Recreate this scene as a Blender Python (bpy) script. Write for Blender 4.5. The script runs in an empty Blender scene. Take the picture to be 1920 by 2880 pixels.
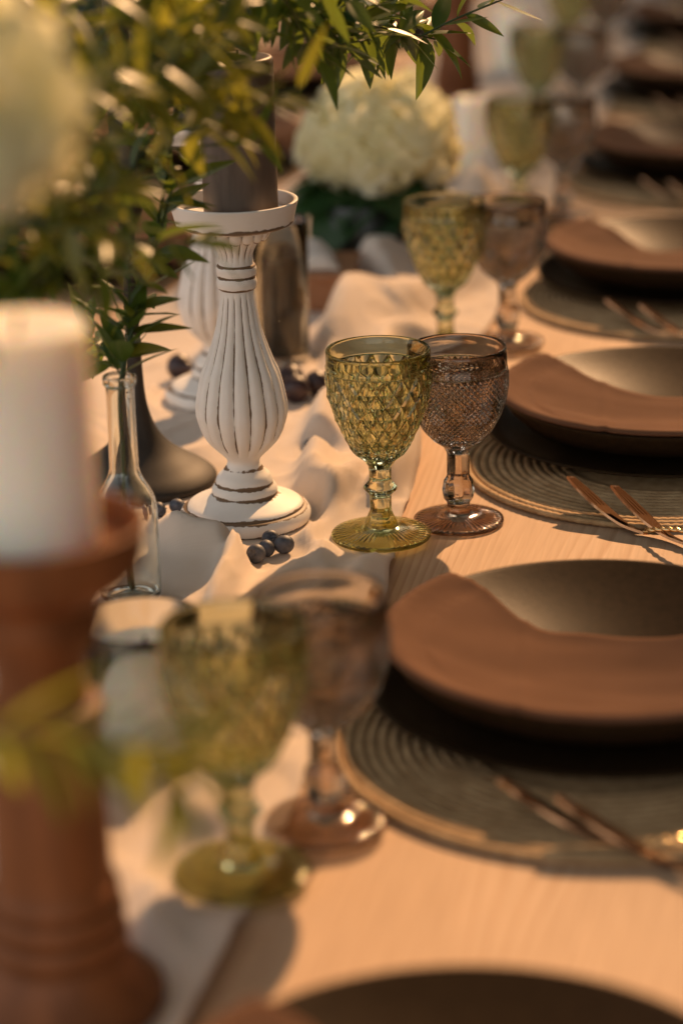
import bpy, math, random
from mathutils import Vector, Matrix, noise
R = math.radians
PI = math.pi
random.seed(11)
scene = bpy.context.scene
col = scene.collection

# ------------------------------------------------------------------ camera, world, sun, exposure
T = 0.75                                     # height of the table top
cam_d = bpy.data.cameras.new('camera')
cam = bpy.data.objects.new('camera', cam_d)
col.objects.link(cam)
scene.camera = cam
cam.location = (0, 0, T + 0.687)
cam_d.sensor_fit = 'VERTICAL'
cam_d.sensor_width = 24
cam_d.sensor_height = 36
cam_d.lens = 85
cam_d.clip_start = 0.05
cam_d.clip_end = 400
_p, _y, _r = R(19.2), R(12), R(1.4)
fwd = Vector((-math.sin(_y) * math.cos(_p), math.cos(_y) * math.cos(_p), -math.sin(_p)))
rt0 = Vector((math.cos(_y), math.sin(_y), 0))
up0 = rt0.cross(fwd)
rt = rt0 * math.cos(_r) - up0 * math.sin(_r)
up = up0 * math.cos(_r) + rt0 * math.sin(_r)
m3 = Matrix((rt, up, -fwd)).transposed()
cam.rotation_euler = m3.to_euler()
cam_d.dof.use_dof = True
cam_d.dof.focus_distance = 1.985
cam_d.dof.aperture_fstop = 2.8

SUN_EL, SUN_AZ = R(35), R(9)                 # azimuth clockwise from +Y (along the table)
w = bpy.data.worlds.new('World')
scene.world = w
w.use_nodes = True
wn, wl = w.node_tree.nodes, w.node_tree.links
bg = wn['Background']
sky = wn.new('ShaderNodeTexSky')
sky.sky_type = 'NISHITA'
sky.sun_disc = False
sky.sun_elevation = SUN_EL
sky.sun_rotation = SUN_AZ
sky.dust_density = 1.0
hs = wn.new('ShaderNodeHueSaturation')
hs.inputs['Saturation'].default_value = 0.22
tint = wn.new('ShaderNodeMix')
tint.data_type = 'RGBA'
tint.blend_type = 'MULTIPLY'
tint.inputs[0].default_value = 1.0
tint.inputs[7].default_value = (1.0, 0.93, 0.85, 1)
wl.new(sky.outputs[0], hs.inputs['Color'])
wl.new(hs.outputs[0], tint.inputs[6])
wl.new(tint.outputs[2], bg.inputs[0])
bg.inputs[1].default_value = 0.15

sd = bpy.data.lights.new('sun', 'SUN')
so = bpy.data.objects.new('sun', sd)
col.objects.link(so)
sdir = Vector((math.sin(SUN_AZ) * math.cos(SUN_EL), math.cos(SUN_AZ) * math.cos(SUN_EL), math.sin(SUN_EL)))
so.rotation_euler = sdir.to_track_quat('Z', 'Y').to_euler()
so.location = sdir * 20
sd.energy = 3.5
sd.angle = R(1.0)
sd.color = (1.0, 0.56, 0.26)

vs = scene.view_settings
vs.view_transform = 'Standard'
vs.look = 'None'
vs.exposure = 0.75
vs.gamma = 1.0
cy = scene.cycles
cy.use_denoising = True
cy.max_bounces = 14
cy.transmission_bounces = 12
cy.transparent_max_bounces = 12
cy.diffuse_bounces = 4
cy.glossy_bounces = 6
cy.sample_clamp_indirect = 6.0
cy.sample_clamp_direct = 0.0
cy.caustics_refractive = True
cy.caustics_reflective = False
cy.blur_glossy = 0.6

# ------------------------------------------------------------------ materials
def new_mat(name):
    m = bpy.data.materials.new(name)
    m.use_nodes = True
    nt = m.node_tree
    return m, nt, nt.nodes['Principled BSDF']

def nd(nt, t, **kw):
    n = nt.nodes.new(t)
    for k, v in kw.items():
        if hasattr(n, k):
            setattr(n, k, v)
    return n

def noise_tex(nt, scale, detail=4, rough=0.55, vec=None, coord='Object', stretch=None):
    n = nt.nodes.new('ShaderNodeTexNoise')
    n.inputs['Scale'].default_value = scale
    n.inputs['Detail'].default_value = detail
    n.inputs['Roughness'].default_value = rough
    tc = nt.nodes.new('ShaderNodeTexCoord')
    out = tc.outputs[coord]
    if stretch:
        mp = nt.nodes.new('ShaderNodeMapping')
        mp.inputs['Scale'].default_value = stretch
        nt.links.new(out, mp.inputs[0])
        out = mp.outputs[0]
    nt.links.new(out, n.inputs['Vector'])
    return n

def ramp(nt, src, stops):
    r = nt.nodes.new('ShaderNodeValToRGB')
    e = r.color_ramp.elements
    e[0].position, e[0].color = stops[0][0], (*stops[0][1], 1)
    e[1].position, e[1].color = stops[-1][0], (*stops[-1][1], 1)
    for p, c in stops[1:-1]:
        x = e.new(p)
        x.color = (*c, 1)
    nt.links.new(src, r.inputs[0])
    return r

def bump(nt, src, strength, dist, b):
    n = nt.nodes.new('ShaderNodeBump')
    n.inputs['Strength'].default_value = strength
    n.inputs['Distance'].default_value = dist
    nt.links.new(src, n.inputs['Height'])
    nt.links.new(n.outputs[0], b.inputs['Normal'])
    return n

def simple(name, c1, c2, scale, rough=0.6, bstr=0.0, bdist=0.001, bscale=None, stretch=None, metal=0.0, spec=None):
    m, nt, b = new_mat(name)
    n = noise_tex(nt, scale, stretch=stretch)
    r = ramp(nt, n.outputs[0], [(0.3, c1), (0.7, c2)])
    nt.links.new(r.outputs[0], b.inputs['Base Color'])
    b.inputs['Roughness'].default_value = rough
    b.inputs['Metallic'].default_value = metal
    if spec is not None:
        b.inputs['Specular IOR Level'].default_value = spec
    if bstr:
        n2 = noise_tex(nt, bscale or scale * 3, stretch=stretch)
        bump(nt, n2.outputs[0], bstr, bdist, b)
    return m

def glass_mat(name, colr, rough=0.0, ior=1.5, bstr=0.06):
    m, nt, b = new_mat(name)
    g = nt.nodes.new('ShaderNodeBsdfGlass')
    g.inputs['Color'].default_value = (*colr, 1)
    g.inputs['Roughness'].default_value = rough
    g.inputs['IOR'].default_value = ior
    if bstr:
        n = noise_tex(nt, 90, 2)
        bump(nt, n.outputs[0], bstr, 0.001, g)
    nt.links.new(g.outputs[0], nt.nodes['Material Output'].inputs[0])
    nt.nodes.remove(b)
    return m

def leaf_mat(name, c1, c2, trans, amount=0.45, rough=0.42):
    m, nt, b = new_mat(name)
    n = noise_tex(nt, 60, 3)
    oi = nt.nodes.new('ShaderNodeObjectInfo')
    mx = nt.nodes.new('ShaderNodeMath')
    mx.operation = 'ADD'
    nt.links.new(n.outputs[0], mx.inputs[0])
    nt.links.new(oi.outputs['Random'], mx.inputs[1])
    r = ramp(nt, mx.outputs[0], [(0.4, c1), (1.0, c2)])
    r.color_ramp.interpolation = 'LINEAR'
    nt.links.new(r.outputs[0], b.inputs['Base Color'])
    b.inputs['Roughness'].default_value = rough
    t = nt.nodes.new('ShaderNodeBsdfTranslucent')
    t.inputs[0].default_value = (*trans, 1)
    mix = nt.nodes.new('ShaderNodeMixShader')
    mix.inputs[0].default_value = amount
    nt.links.new(b.outputs[0], mix.inputs[1])
    nt.links.new(t.outputs[0], mix.inputs[2])
    nt.links.new(mix.outputs[0], nt.nodes['Material Output'].inputs[0])
    return m

def cloth_mat(name, c1, c2, trans, amount=0.2, weave=1500, sheen=0.15):
    m, nt, b = new_mat(name)
    n = noise_tex(nt, 14, 4)
    r = ramp(nt, n.outputs[0], [(0.3, c1), (0.7, c2)])
    nt.links.new(r.outputs[0], b.inputs['Base Color'])
    b.inputs['Roughness'].default_value = 0.9
    b.inputs['Specular IOR Level'].default_value = 0.2
    b.inputs['Sheen Weight'].default_value = sheen
    b.inputs['Sheen Roughness'].default_value = 0.5
    tc = nt.nodes.new('ShaderNodeTexCoord')
    hs_ = []
    for ax in ('X', 'Y'):
        wv = nt.nodes.new('ShaderNodeTexWave')
        wv.wave_type = 'BANDS'
        wv.bands_direction = ax
        wv.inputs['Scale'].default_value = weave / 20
        wv.inputs['Distortion'].default_value = 1.2
        wv.inputs['Detail'].default_value = 1
        nt.links.new(tc.outputs['Object'], wv.inputs['Vector'])
        hs_.append(wv)
    ad = nt.nodes.new('ShaderNodeMath')
    ad.operation = 'ADD'
    nt.links.new(hs_[0].outputs['Fac'], ad.inputs[0])
    nt.links.new(hs_[1].outputs['Fac'], ad.inputs[1])
    bump(nt, ad.outputs[0], 0.12, 0.0003, b)
    t = nt.nodes.new('ShaderNodeBsdfTranslucent')
    t.inputs[0].default_value = (*trans, 1)
    mix = nt.nodes.new('ShaderNodeMixShader')
    mix.inputs[0].default_value = amount
    nt.links.new(b.outputs[0], mix.inputs[1])
    nt.links.new(t.outputs[0], mix.inputs[2])
    nt.links.new(mix.outputs[0], nt.nodes['Material Output'].inputs[0])
    return m

def wax_mat(name, c1, c2, sss, radius, stretch=(1, 1, 0.25), rough=0.5):
    m, nt, b = new_mat(name)
    n = noise_tex(nt, 70, 4, stretch=stretch)
    r = ramp(nt, n.outputs[0], [(0.3, c1), (0.7, c2)])
    nt.links.new(r.outputs[0], b.inputs['Base Color'])
    b.inputs['Roughness'].default_value = rough
    b.inputs['Subsurface Weight'].default_value = sss
    b.inputs['Subsurface Radius'].default_value = radius
    b.inputs['Subsurface Scale'].default_value = 1.0
    n2 = noise_tex(nt, 220, 3, stretch=(1, 1, 0.4))
    bump(nt, n2.outputs[0], 0.15, 0.0006, b)
    return m

def wood_table():
    m, nt, b = new_mat('pine_table')
    tc = nt.nodes.new('ShaderNodeTexCoord')
    mp = nt.nodes.new('ShaderNodeMapping')
    mp.inputs['Scale'].default_value = (1.0, 0.16, 1.0)
    nt.links.new(tc.outputs['Object'], mp.inputs[0])
    dn = nt.nodes.new('ShaderNodeTexNoise')
    dn.inputs['Scale'].default_value = 3.2
    dn.inputs['Detail'].default_value = 2
    nt.links.new(mp.outputs[0], dn.inputs['Vector'])
    sc = nt.nodes.new('ShaderNodeVectorMath')
    sc.operation = 'SCALE'
    sc.inputs['Scale'].default_value = 0.24
    nt.links.new(dn.outputs['Color'], sc.inputs[0])
    av = nt.nodes.new('ShaderNodeVectorMath')
    nt.links.new(mp.outputs[0], av.inputs[0])
    nt.links.new(sc.outputs[0], av.inputs[1])
    wv = nt.nodes.new('ShaderNodeTexWave')
    wv.bands_direction = 'X'
    wv.wave_profile = 'SAW'
    wv.inputs['Scale'].default_value = 44.0
    wv.inputs['Distortion'].default_value = 0.5
    wv.inputs['Detail'].default_value = 2
    nt.links.new(av.outputs[0], wv.inputs['Vector'])
    big = noise_tex(nt, 3.0, 3, stretch=(3, 0.35, 1))
    fine = noise_tex(nt, 260, 3, stretch=(1, 0.04, 1))
    r1 = ramp(nt, wv.outputs['Fac'], [(0.0, (0.60, 0.435, 0.300)), (0.55, (0.56, 0.395, 0.262)), (0.88, (0.46, 0.295, 0.18)), (1.0, (0.55, 0.385, 0.255))])
    r2 = ramp(nt, big.outputs[0], [(0.25, (0.86, 0.80, 0.74)), (0.75, (1.06, 1.03, 1.0))])
    r3 = ramp(nt, fine.outputs[0], [(0.3, (0.88, 0.86, 0.84)), (0.7, (1.04, 1.04, 1.04))])
    area = noise_tex(nt, 4.0, 3, stretch=(2.2, 0.5, 1))
    fade = ramp(nt, area.outputs[0], [(0.38, (0, 0, 0)), (0.62, (0.85, 0.85, 0.85))])
    pl = nt.nodes.new('ShaderNodeMix')
    pl.data_type = 'RGBA'
    nt.links.new(fade.outputs[0], pl.inputs[0])
    nt.links.new(r1.outputs[0], pl.inputs[6])
    pl.inputs[7].default_value = (0.555, 0.39, 0.258, 1)
    x = pl.outputs[2]
    for rr in (r2, r3):
        mu = nt.nodes.new('ShaderNodeMix')
        mu.data_type = 'RGBA'
        mu.blend_type = 'MULTIPLY'
        mu.inputs[0].default_value = 1
        nt.links.new(x, mu.inputs[6])
        nt.links.new(rr.outputs[0], mu.inputs[7])
        x = mu.outputs[2]
    nt.links.new(x, b.inputs['Base Color'])
    b.inputs['Roughness'].default_value = 0.62
    b.inputs['Specular IOR Level'].default_value = 0.3
    bump(nt, wv.outputs['Fac'], 0.12, 0.0006, b)
    return m

def distressed():
    m, nt, b = new_mat('distressed_white_paint')
    at = nt.nodes.new('ShaderNodeAttribute')
    at.attribute_name = 'wear'
    n = noise_tex(nt, 55, 5, 0.65, stretch=(1, 1, 0.45))
    mu = nt.nodes.new('ShaderNodeMath')
    mu.operation = 'MULTIPLY_ADD'
    mu.inputs[1].default_value = 0.47
    nt.links.new(at.outputs['Fac'], mu.inputs[0])
    nt.links.new(n.outputs[0], mu.inputs[2])
    ch = noise_tex(nt, 130, 5, 0.7, stretch=(1, 1, 0.6))
    cm = nt.nodes.new('ShaderNodeMath')
    cm.operation = 'MULTIPLY_ADD'
    cm.inputs[1].default_value = 0.30
    nt.links.new(ch.outputs[0], cm.inputs[0])
    nt.links.new(mu.outputs[0], cm.inputs[2])
    cs = nt.nodes.new('ShaderNodeMath')
    cs.operation = 'SUBTRACT'
    cs.inputs[1].default_value = 0.15
    nt.links.new(cm.outputs[0], cs.inputs[0])
    mask = ramp(nt, cs.outputs[0], [(0.74, (0, 0, 0)), (0.80, (1, 1, 1))])
    n2 = noise_tex(nt, 18, 5, 0.6)
    paint = ramp(nt, n2.outputs[0], [(0.3, (0.74, 0.70, 0.64)), (0.7, (0.84, 0.81, 0.77))])
    mx = nt.nodes.new('ShaderNodeMix')
    mx.data_type = 'RGBA'
    nt.links.new(mask.outputs[0], mx.inputs[0])
    nt.links.new(paint.outputs[0], mx.inputs[6])
    mx.inputs[7].default_value = (0.16, 0.10, 0.055, 1)
    nt.links.new(mx.outputs[2], b.inputs['Base Color'])
    b.inputs['Roughness'].default_value = 0.55
    n3 = noise_tex(nt, 160, 4, stretch=(1, 1, 0.3))
    bump(nt, n3.outputs[0], 0.25, 0.0006, b)
    return m

M = {
    'table': wood_table(),
    'table_leg': simple('pine_leg', (0.40, 0.24, 0.13), (0.50, 0.31, 0.17), 20, 0.6, stretch=(1, 1, 0.1)),
    'ground': simple('dark_lawn', (0.025, 0.035, 0.012), (0.06, 0.07, 0.025), 6, 0.9, 0.6, 0.02, 40),
    'white': distressed(),
    'wood': simple('turned_wood', (0.13, 0.044, 0.014), (0.25, 0.085, 0.027), 40, 0.5, 0.2, 0.0006, 120, stretch=(1, 1, 0.15), spec=0.25),
    'box_wood': simple('box_wood', (0.24, 0.10, 0.04), (0.36, 0.16, 0.07), 30, 0.55, 0.2, 0.0006, 100, stretch=(0.2, 1, 1)),
    'black_metal': simple('black_metal', (0.018, 0.016, 0.014), (0.035, 0.03, 0.026), 40, 0.55, 0.1, 0.0004, 300, spec=0.25),
    'plate': simple('black_stoneware', (0.022, 0.0125, 0.006), (0.036, 0.021, 0.010), 160, 0.36, 0.35, 0.0004, 600, spec=0.04),
    'mat': simple('woven_seagrass', (0.33, 0.20, 0.088), (0.54, 0.365, 0.19), 90, 0.8, 0.5, 0.0008, 500, stretch=(1, 1, 1)),
    'copper': simple('rose_gold', (0.36, 0.19, 0.10), (0.46, 0.25, 0.14), 60, 0.17, metal=1.0),
    'gold': simple('twisted_gold', (0.85, 0.60, 0.30), (0.92, 0.68, 0.36), 60, 0.22, metal=1.0),
    'napkin': cloth_mat('rust_napkin', (0.120, 0.055, 0.028), (0.165, 0.080, 0.044), (0.4, 0.13, 0.04), 0.08, 2200, 0.0),
    'runner': cloth_mat('cream_runner', (0.76, 0.655, 0.55), (0.82, 0.72, 0.62), (0.85, 0.66, 0.48), 0.22, 2600),
    'cream_cloth': cloth_mat('cream_cloth', (0.78, 0.70, 0.62), (0.84, 0.77, 0.69), (0.85, 0.7, 0.55), 0.2, 2600),
    'cream_wax': wax_mat('cream_wax', (0.90, 0.85, 0.71), (0.92, 0.88, 0.77), 0.85, (0.030, 0.016, 0.007)),
    'taupe_wax': wax_mat('taupe_wax', (0.085, 0.060, 0.046), (0.15, 0.11, 0.085), 0.15, (0.006, 0.003, 0.002)),
    'dark_wax': wax_mat('dark_wax', (0.035, 0.040, 0.032), (0.06, 0.062, 0.05), 0.1, (0.004, 0.003, 0.002)),
    'wick': simple('wick', (0.02, 0.018, 0.015), (0.05, 0.04, 0.03), 300, 0.9),
    'green_glass': glass_mat('olive_pressed_glass', (0.868, 0.866, 0.715), 0.012),
    'brown_glass': glass_mat('smoky_brown_glass', (0.79, 0.752, 0.71), 0.012),
    'green_foot': glass_mat('olive_glass_foot', (0.86, 0.84, 0.62), 0.05, bstr=0.0),
    'brown_foot': glass_mat('smoky_glass_foot', (0.81, 0.73, 0.65), 0.05, bstr=0.0),
    'clear_glass': glass_mat('clear_glass', (0.97, 0.985, 0.975)),
    'smoke_glass': glass_mat('smoke_glass', (0.86, 0.86, 0.83)),
    'dark_glass': simple('dark_ceramic', (0.012, 0.016, 0.012), (0.03, 0.035, 0.028), 40, 0.3),
    'berry': simple('blueberry_skin', (0.030, 0.036, 0.052), (0.10, 0.115, 0.15), 180, 0.55, 0.2, 0.0003, 400),
    'fig': simple('fig_skin', (0.018, 0.010, 0.014), (0.05, 0.026, 0.03), 90, 0.4, 0.2, 0.0005, 200),
    'leaf': leaf_mat('ruscus_leaf', (0.022, 0.060, 0.012), (0.055, 0.11, 0.025), (0.22, 0.29, 0.03), 0.42, 0.33),
    'leaf_olive': leaf_mat('olive_leaf', (0.030, 0.062, 0.012), (0.085, 0.12, 0.022), (0.40, 0.38, 0.04), 0.48, 0.32),
    'leaf_dark': leaf_mat('dark_leaf', (0.010, 0.035, 0.010), (0.025, 0.065, 0.018), (0.05, 0.12, 0.02), 0.25),
    'stem': simple('green_stem', (0.030, 0.055, 0.014), (0.06, 0.09, 0.025), 60, 0.5),
    'petal': leaf_mat('hydrangea_petal', (0.76, 0.77, 0.54), (0.86, 0.85, 0.68), (0.96, 0.91, 0.62), 0.62, 0.6),
    'petal_white': leaf_mat('white_petal', (0.74, 0.78, 0.60), (0.84, 0.85, 0.70), (0.94, 0.90, 0.60), 0.6, 0.6),
    'water': glass_mat('water', (0.97, 0.98, 0.96), 0.0, 1.33),
}

# ------------------------------------------------------------------ helpers
def mesh(name, verts, faces, m, smooth=True):
    me = bpy.data.meshes.new(name)
    me.from_pydata([tuple(v) for v in verts], [], faces)
    me.materials.append(m)
    me.polygons.foreach_set('use_smooth', [smooth] * len(me.polygons))
    me.update()
    return me

def ob(name, me, parent=None, loc=None, rot=None, scale=None):
    o = bpy.data.objects.new(name, me)
    col.objects.link(o)
    if parent is not None:
        o.parent = parent
    if loc is not None:
        o.location = loc
    if rot is not None:
        o.rotation_euler = rot
    if scale is not None:
        o.scale = (scale,) * 3 if isinstance(scale, (int, float)) else scale
    return o

def tag(o, label, cat, group=None, kind=None):
    if label:
        o['label'] = label
    if cat:
        o['category'] = cat
    if group:
        o['group'] = group
    if kind:
        o['kind'] = kind
    return o

def thing(name, label, cat, loc=(0, 0, 0), rz=0.0, group=None):
    o = bpy.data.objects.new(name, None)
    col.objects.link(o)
    o.empty_display_size = 0.05
    o.location = loc
    o.rotation_euler = (0, 0, rz)
    return tag(o, label, cat, group)

def dup(root, loc, rz, label, group=None, scale=None):
    kids = {}
    r = root.copy()
    col.objects.link(r)
    r.location = loc
    r.rotation_euler = (0, 0, rz)
    if scale:
        r.scale = (scale,) * 3
    r['label'] = label
    if group:
        r['group'] = group
    def rec(src, dst):
        for ch in src.children:
            c = ch.copy()
            col.objects.link(c)
            c.parent = dst
            rec(ch, c)
    rec(root, r)
    return r

def interp(pts, n):
    """Catmull-Rom through points (any dimension), n samples per span"""
    out = []
    P = [pts[0]] + list(pts) + [pts[-1]]
    for i in range(1, len(P) - 2):
        for k in range(n):
            t = k / n
            out.append(tuple(0.5 * (2 * b + (c - a) * t + (2 * a - 5 * b + 4 * c - d) * t * t + (3 * b - a - 3 * c + d) * t ** 3)
                             for a, b, c, d in zip(P[i - 1], P[i], P[i + 1], P[i + 2])))
    out.append(tuple(pts[-1]))
    return out

def linear(pts, n):
    out = []
    for a, b in zip(pts[:-1], pts[1:]):
        for k in range(n):
            out.append(tuple(x + (y - x) * k / n for x, y in zip(a, b)))
    out.append(tuple(pts[-1]))
    return out

def lathe(profile, seg, mod=None, cap0=False, cap1=False):
    """profile of (h, r); mod(h, r, angle) -> (h, r)"""
    v, f = [], []
    for h, r in profile:
        for k in range(seg):
            a = 2 * PI * k / seg
            hh, rr = mod(h, r, a) if mod else (h, r)
            v.append((rr * math.cos(a), rr * math.sin(a), hh))
    for j in range(len(profile) - 1):
        for k in range(seg):
            k2 = (k + 1) % seg
            f.append((j * seg + k, j * seg + k2, (j + 1) * seg + k2, (j + 1) * seg + k))
    if cap0:
        v.append((0, 0, profile[0][0]))
        c = len(v) - 1
        for k in range(seg):
            f.append((c, (k + 1) % seg, k))
    if cap1:
        v.append((0, 0, profile[-1][0]))
        c = len(v) - 1
        b = (len(profile) - 1) * seg
        for k in range(seg):
            f.append((c, b + k, b + (k + 1) % seg))
    return v, f

def tube(path, radii, seg=6):
    v, f = [], []
    n = len(path)
    P = [Vector(p) for p in path]
    ref = Vector((0.3, 0.2, 1)).normalized()
    for i in range(n):
        d = (P[min(i + 1, n - 1)] - P[max(i - 1, 0)]).normalized()
        a = d.cross(ref)
        if a.length < 1e-3:
            a = d.cross(Vector((1, 0, 0)))
        a.normalize()
        b = d.cross(a)
        r = radii[i] if isinstance(radii, (list, tuple)) else radii
        for k in range(seg):
            t = 2 * PI * k / seg
            v.append(P[i] + (a * math.cos(t) + b * math.sin(t)) * r)
    for i in range(n - 1):
        for k in range(seg):
            k2 = (k + 1) % seg
            f.append((i * seg + k, i * seg + k2, (i + 1) * seg + k2, (i + 1) * seg + k))
    f.append(tuple(range(seg))[::-1])
    f.append(tuple((n - 1) * seg + k for k in range(seg)))
    return v, f

def box(x0, x1, y0, y1, z0, z1, bv=0.0):
    import bmesh
    bm = bmesh.new()
    bmesh.ops.create_cube(bm, size=1)
    for q in bm.verts:
        q.co = Vector(((x0 + x1) / 2 + q.co.x * (x1 - x0), (y0 + y1) / 2 + q.co.y * (y1 - y0), (z0 + z1) / 2 + q.co.z * (z1 - z0)))
    if bv:
        bmesh.ops.bevel(bm, geom=bm.edges[:], offset=bv, segments=2, profile=0.5, affect='EDGES')
    v = [q.co.copy() for q in bm.verts]
    bm.verts.index_update()
    f = [tuple(q.index for q in p.verts) for p in bm.faces]
    bm.free()
    return v, f

def join(parts):
    v, f = [], []
    for a, b in parts:
        o = len(v)
        v += [Vector(q) for q in a]
        f += [tuple(i + o for i in p) for p in b]
    return v, f

# ------------------------------------------------------------------ setting: ground, table
v, f = [], []
n = 24
for i in range(n + 1):
    for j in range(n + 1):
        x, y = -40 + 80 * i / n, -30 + 90 * j / n
        v.append((x, y, 0.05 * noise.noise(Vector((x * 0.2, y * 0.2, 0)))))
for i in range(n):
    for j in range(n):
        a = i * (n + 1) + j
        f.append((a, a + n + 1, a + n + 2, a + 1))
tag(ob('ground', mesh('ground', v, f, M['ground'])), None, None, kind='structure')

TX0, TX1, TY0, TY1 = -1.20, 0.12, 0.30, 7.6
tbl = thing('dining_table', 'long pale pine dining table carrying the whole place setting', 'table', (-0.54, 3.9, 0))
v, f = box(TX0 + 0.54, TX1 + 0.54, TY0 - 3.9, TY1 - 3.9, T - 0.04, T, 0.004)
ob('tabletop', mesh('tabletop', v, f, M['table'], False), tbl)
for sx in (-0.55, 0.55):
    for sy in (-3.3, 0, 3.3):
        v, f = box(sx - 0.04, sx + 0.04, sy - 0.04, sy + 0.04, 0.0, T - 0.04, 0.004)
        ob('leg', mesh('leg', v, f, M['table_leg'], False), tbl)
for sx in (-0.55, 0.55):
    v, f = box(sx - 0.012, sx + 0.012, -3.25, 3.25, T - 0.13, T - 0.042)
    ob('apron', mesh('apron', v, f, M['table_leg'], False), tbl)

# ------------------------------------------------------------------ table runner
RE = [(0.30, -0.300), (0.90, -0.312), (1.10, -0.321), (1.215, -0.322), (1.45, -0.322), (1.70, -0.331), (1.80, -0.341), (1.86, -0.352),
      (2.02, -0.358), (2.16, -0.380), (2.35, -0.372), (2.58, -0.367), (3.0, -0.380), (3.6, -0.372), (4.4, -0.385), (5.4, -0.372), (7.2, -0.38)]
def right_edge(y):
    for (a, xa), (b, xb) in zip(RE[:-1], RE[1:]):
        if a <= y <= b:
            t = (y - a) / (b - a)
            t = t * t * (3 - 2 * t)
            return xa + (xb - xa) * t
    return RE[-1][1]
def left_edge(y):
    return -0.765 + 0.012 * math.sin(y * 2.3) + 0.006 * math.sin(y * 7.1 + 1)

# fold: polyline, height, half width on the left and right of its direction
FOLDS = [
    ([(-0.520, 2.40), (-0.530, 2.55), (-0.540, 2.70), (-0.520, 2.80), (-0.500, 2.90)], 0.034, 0.020, 0.060),
    ([(-0.47, 2.52), (-0.44, 2.66), (-0.40, 2.78)], 0.018, 0.035, 0.020),
    ([(-0.492, 2.30), (-0.470, 2.12), (-0.452, 2.02), (-0.434, 1.915)], 0.017, 0.020, 0.014),
    ([(-0.400, 2.02), (-0.412, 1.955), (-0.424, 1.900), (-0.418, 1.845)], 0.015, 0.010, 0.022),
    ([(-0.378, 2.20), (-0.372, 2.10), (-0.372, 2.01), (-0.385, 1.94)], 0.020, 0.012, 0.018),
    ([(-0.540, 1.845), (-0.515, 1.812), (-0.488, 1.802), (-0.470, 1.806)], 0.017, 0.010, 0.020),
    ([(-0.470, 1.815), (-0.462, 1.765), (-0.452, 1.69), (-0.445, 1.60)], 0.021, 0.009, 0.012),
    ([(-0.40, 1.83), (-0.41, 1.76), (-0.43, 1.66), (-0.43, 1.56)], 0.008, 0.022, 0.022),
    ([(-0.355, 1.80), (-0.362, 1.72), (-0.372, 1.60), (-0.360, 1.48)], 0.009, 0.020, 0.014),
    ([(-0.53, 1.66), (-0.50, 1.58), (-0.49, 1.48), (-0.50, 1.36)], 0.016, 0.020, 0.026),
    ([(-0.45, 1.52), (-0.43, 1.38), (-0.44, 1.22), (-0.43, 1.08)], 0.014, 0.022, 0.018),
    ([(-0.36, 1.45), (-0.375, 1.34), (-0.37, 1.20), (-0.355, 1.08), (-0.35, 0.95)], 0.010, 0.024, 0.016),
    ([(-0.56, 2.40), (-0.58, 2.25), (-0.56, 2.15)], 0.010, 0.020, 0.020),
    ([(-0.66, 2.60), (-0.63, 2.40), (-0.66, 2.20)], 0.014, 0.022, 0.022),
    ([(-0.70, 2.10), (-0.68, 1.90), (-0.70, 1.70)], 0.014, 0.022, 0.022),
    ([(-0.43, 3.45), (-0.47, 3.33), (-0.48, 3.22), (-0.46, 3.10)], 0.040, 0.030, 0.030),
    ([(-0.44, 2.50), (-0.46, 2.36), (-0.43, 2.26)], 0.012, 0.022, 0.022),
    ([(-0.60, 3.10), (-0.57, 3.30), (-0.60, 3.60)], 0.016, 0.025, 0.025),
    ([(-0.45, 3.75), (-0.47, 3.95), (-0.44, 4.20)], 0.022, 0.03, 0.03),
    ([(-0.52, 4.3), (-0.48, 4.6), (-0.52, 4.9)], 0.02, 0.03, 0.03),
]
FOLDS = [(linear(interp(p, 6), 1), h, wl_, wr_) for p, h, wl_, wr_ in FOLDS]
# places where something stands on the cloth: pressed flat (x, y, radius)
FLAT = [(-0.485, 1.889, 0.060), (-0.596, 2.241, 0.060), (-0.603, 1.975, 0.072), (-0.530, 1.695, 0.028), (-0.566, 2.386, 0.032),
        (-0.437, 1.416, 0.040), (-0.395, 1.098, 0.060), (-0.362, 1.860, 0.044), (-0.334, 1.259, 0.044), (-0.401, 2.435, 0.044),
        (-0.405, 3.054, 0.044), (-0.462, 3.69, 0.05), (-0.402, 3.74, 0.045), (-0.49, 4.36, 0.05), (-0.51, 5.02, 0.05), (-0.43, 4.41, 0.045), (-0.45, 5.07, 0.045), (-0.562, 2.810, 0.060), (-0.60, 2.63, 0.085), (-0.515, 3.398, 0.04),
        (-0.447, 1.803, 0.020), (-0.450, 1.822, 0.016), (-0.434, 1.806, 0.016), (-0.436, 1.787, 0.016), (-0.468, 2.075, 0.020), (-0.546, 1.893, 0.014), (-0.558, 1.884, 0.012),
        (-0.518, 2.256, 0.045), (-0.654, 2.301, 0.04), (-0.69, 1.36, 0.08), (-0.60, 2.96, 0.05), (-0.62, 3.9, 0.07), (-0.62, 4.75, 0.05),
        (-0.72, 2.62, 0.07), (-0.60, 3.85, 0.07), (-0.585, 4.33, 0.05), (-0.50, 4.66, 0.05), (-0.462, 3.235, 0.06)]
FLAT += [(-0.72, 1.86 + 0.6 * k, 0.045) for k in range(8)]

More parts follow.
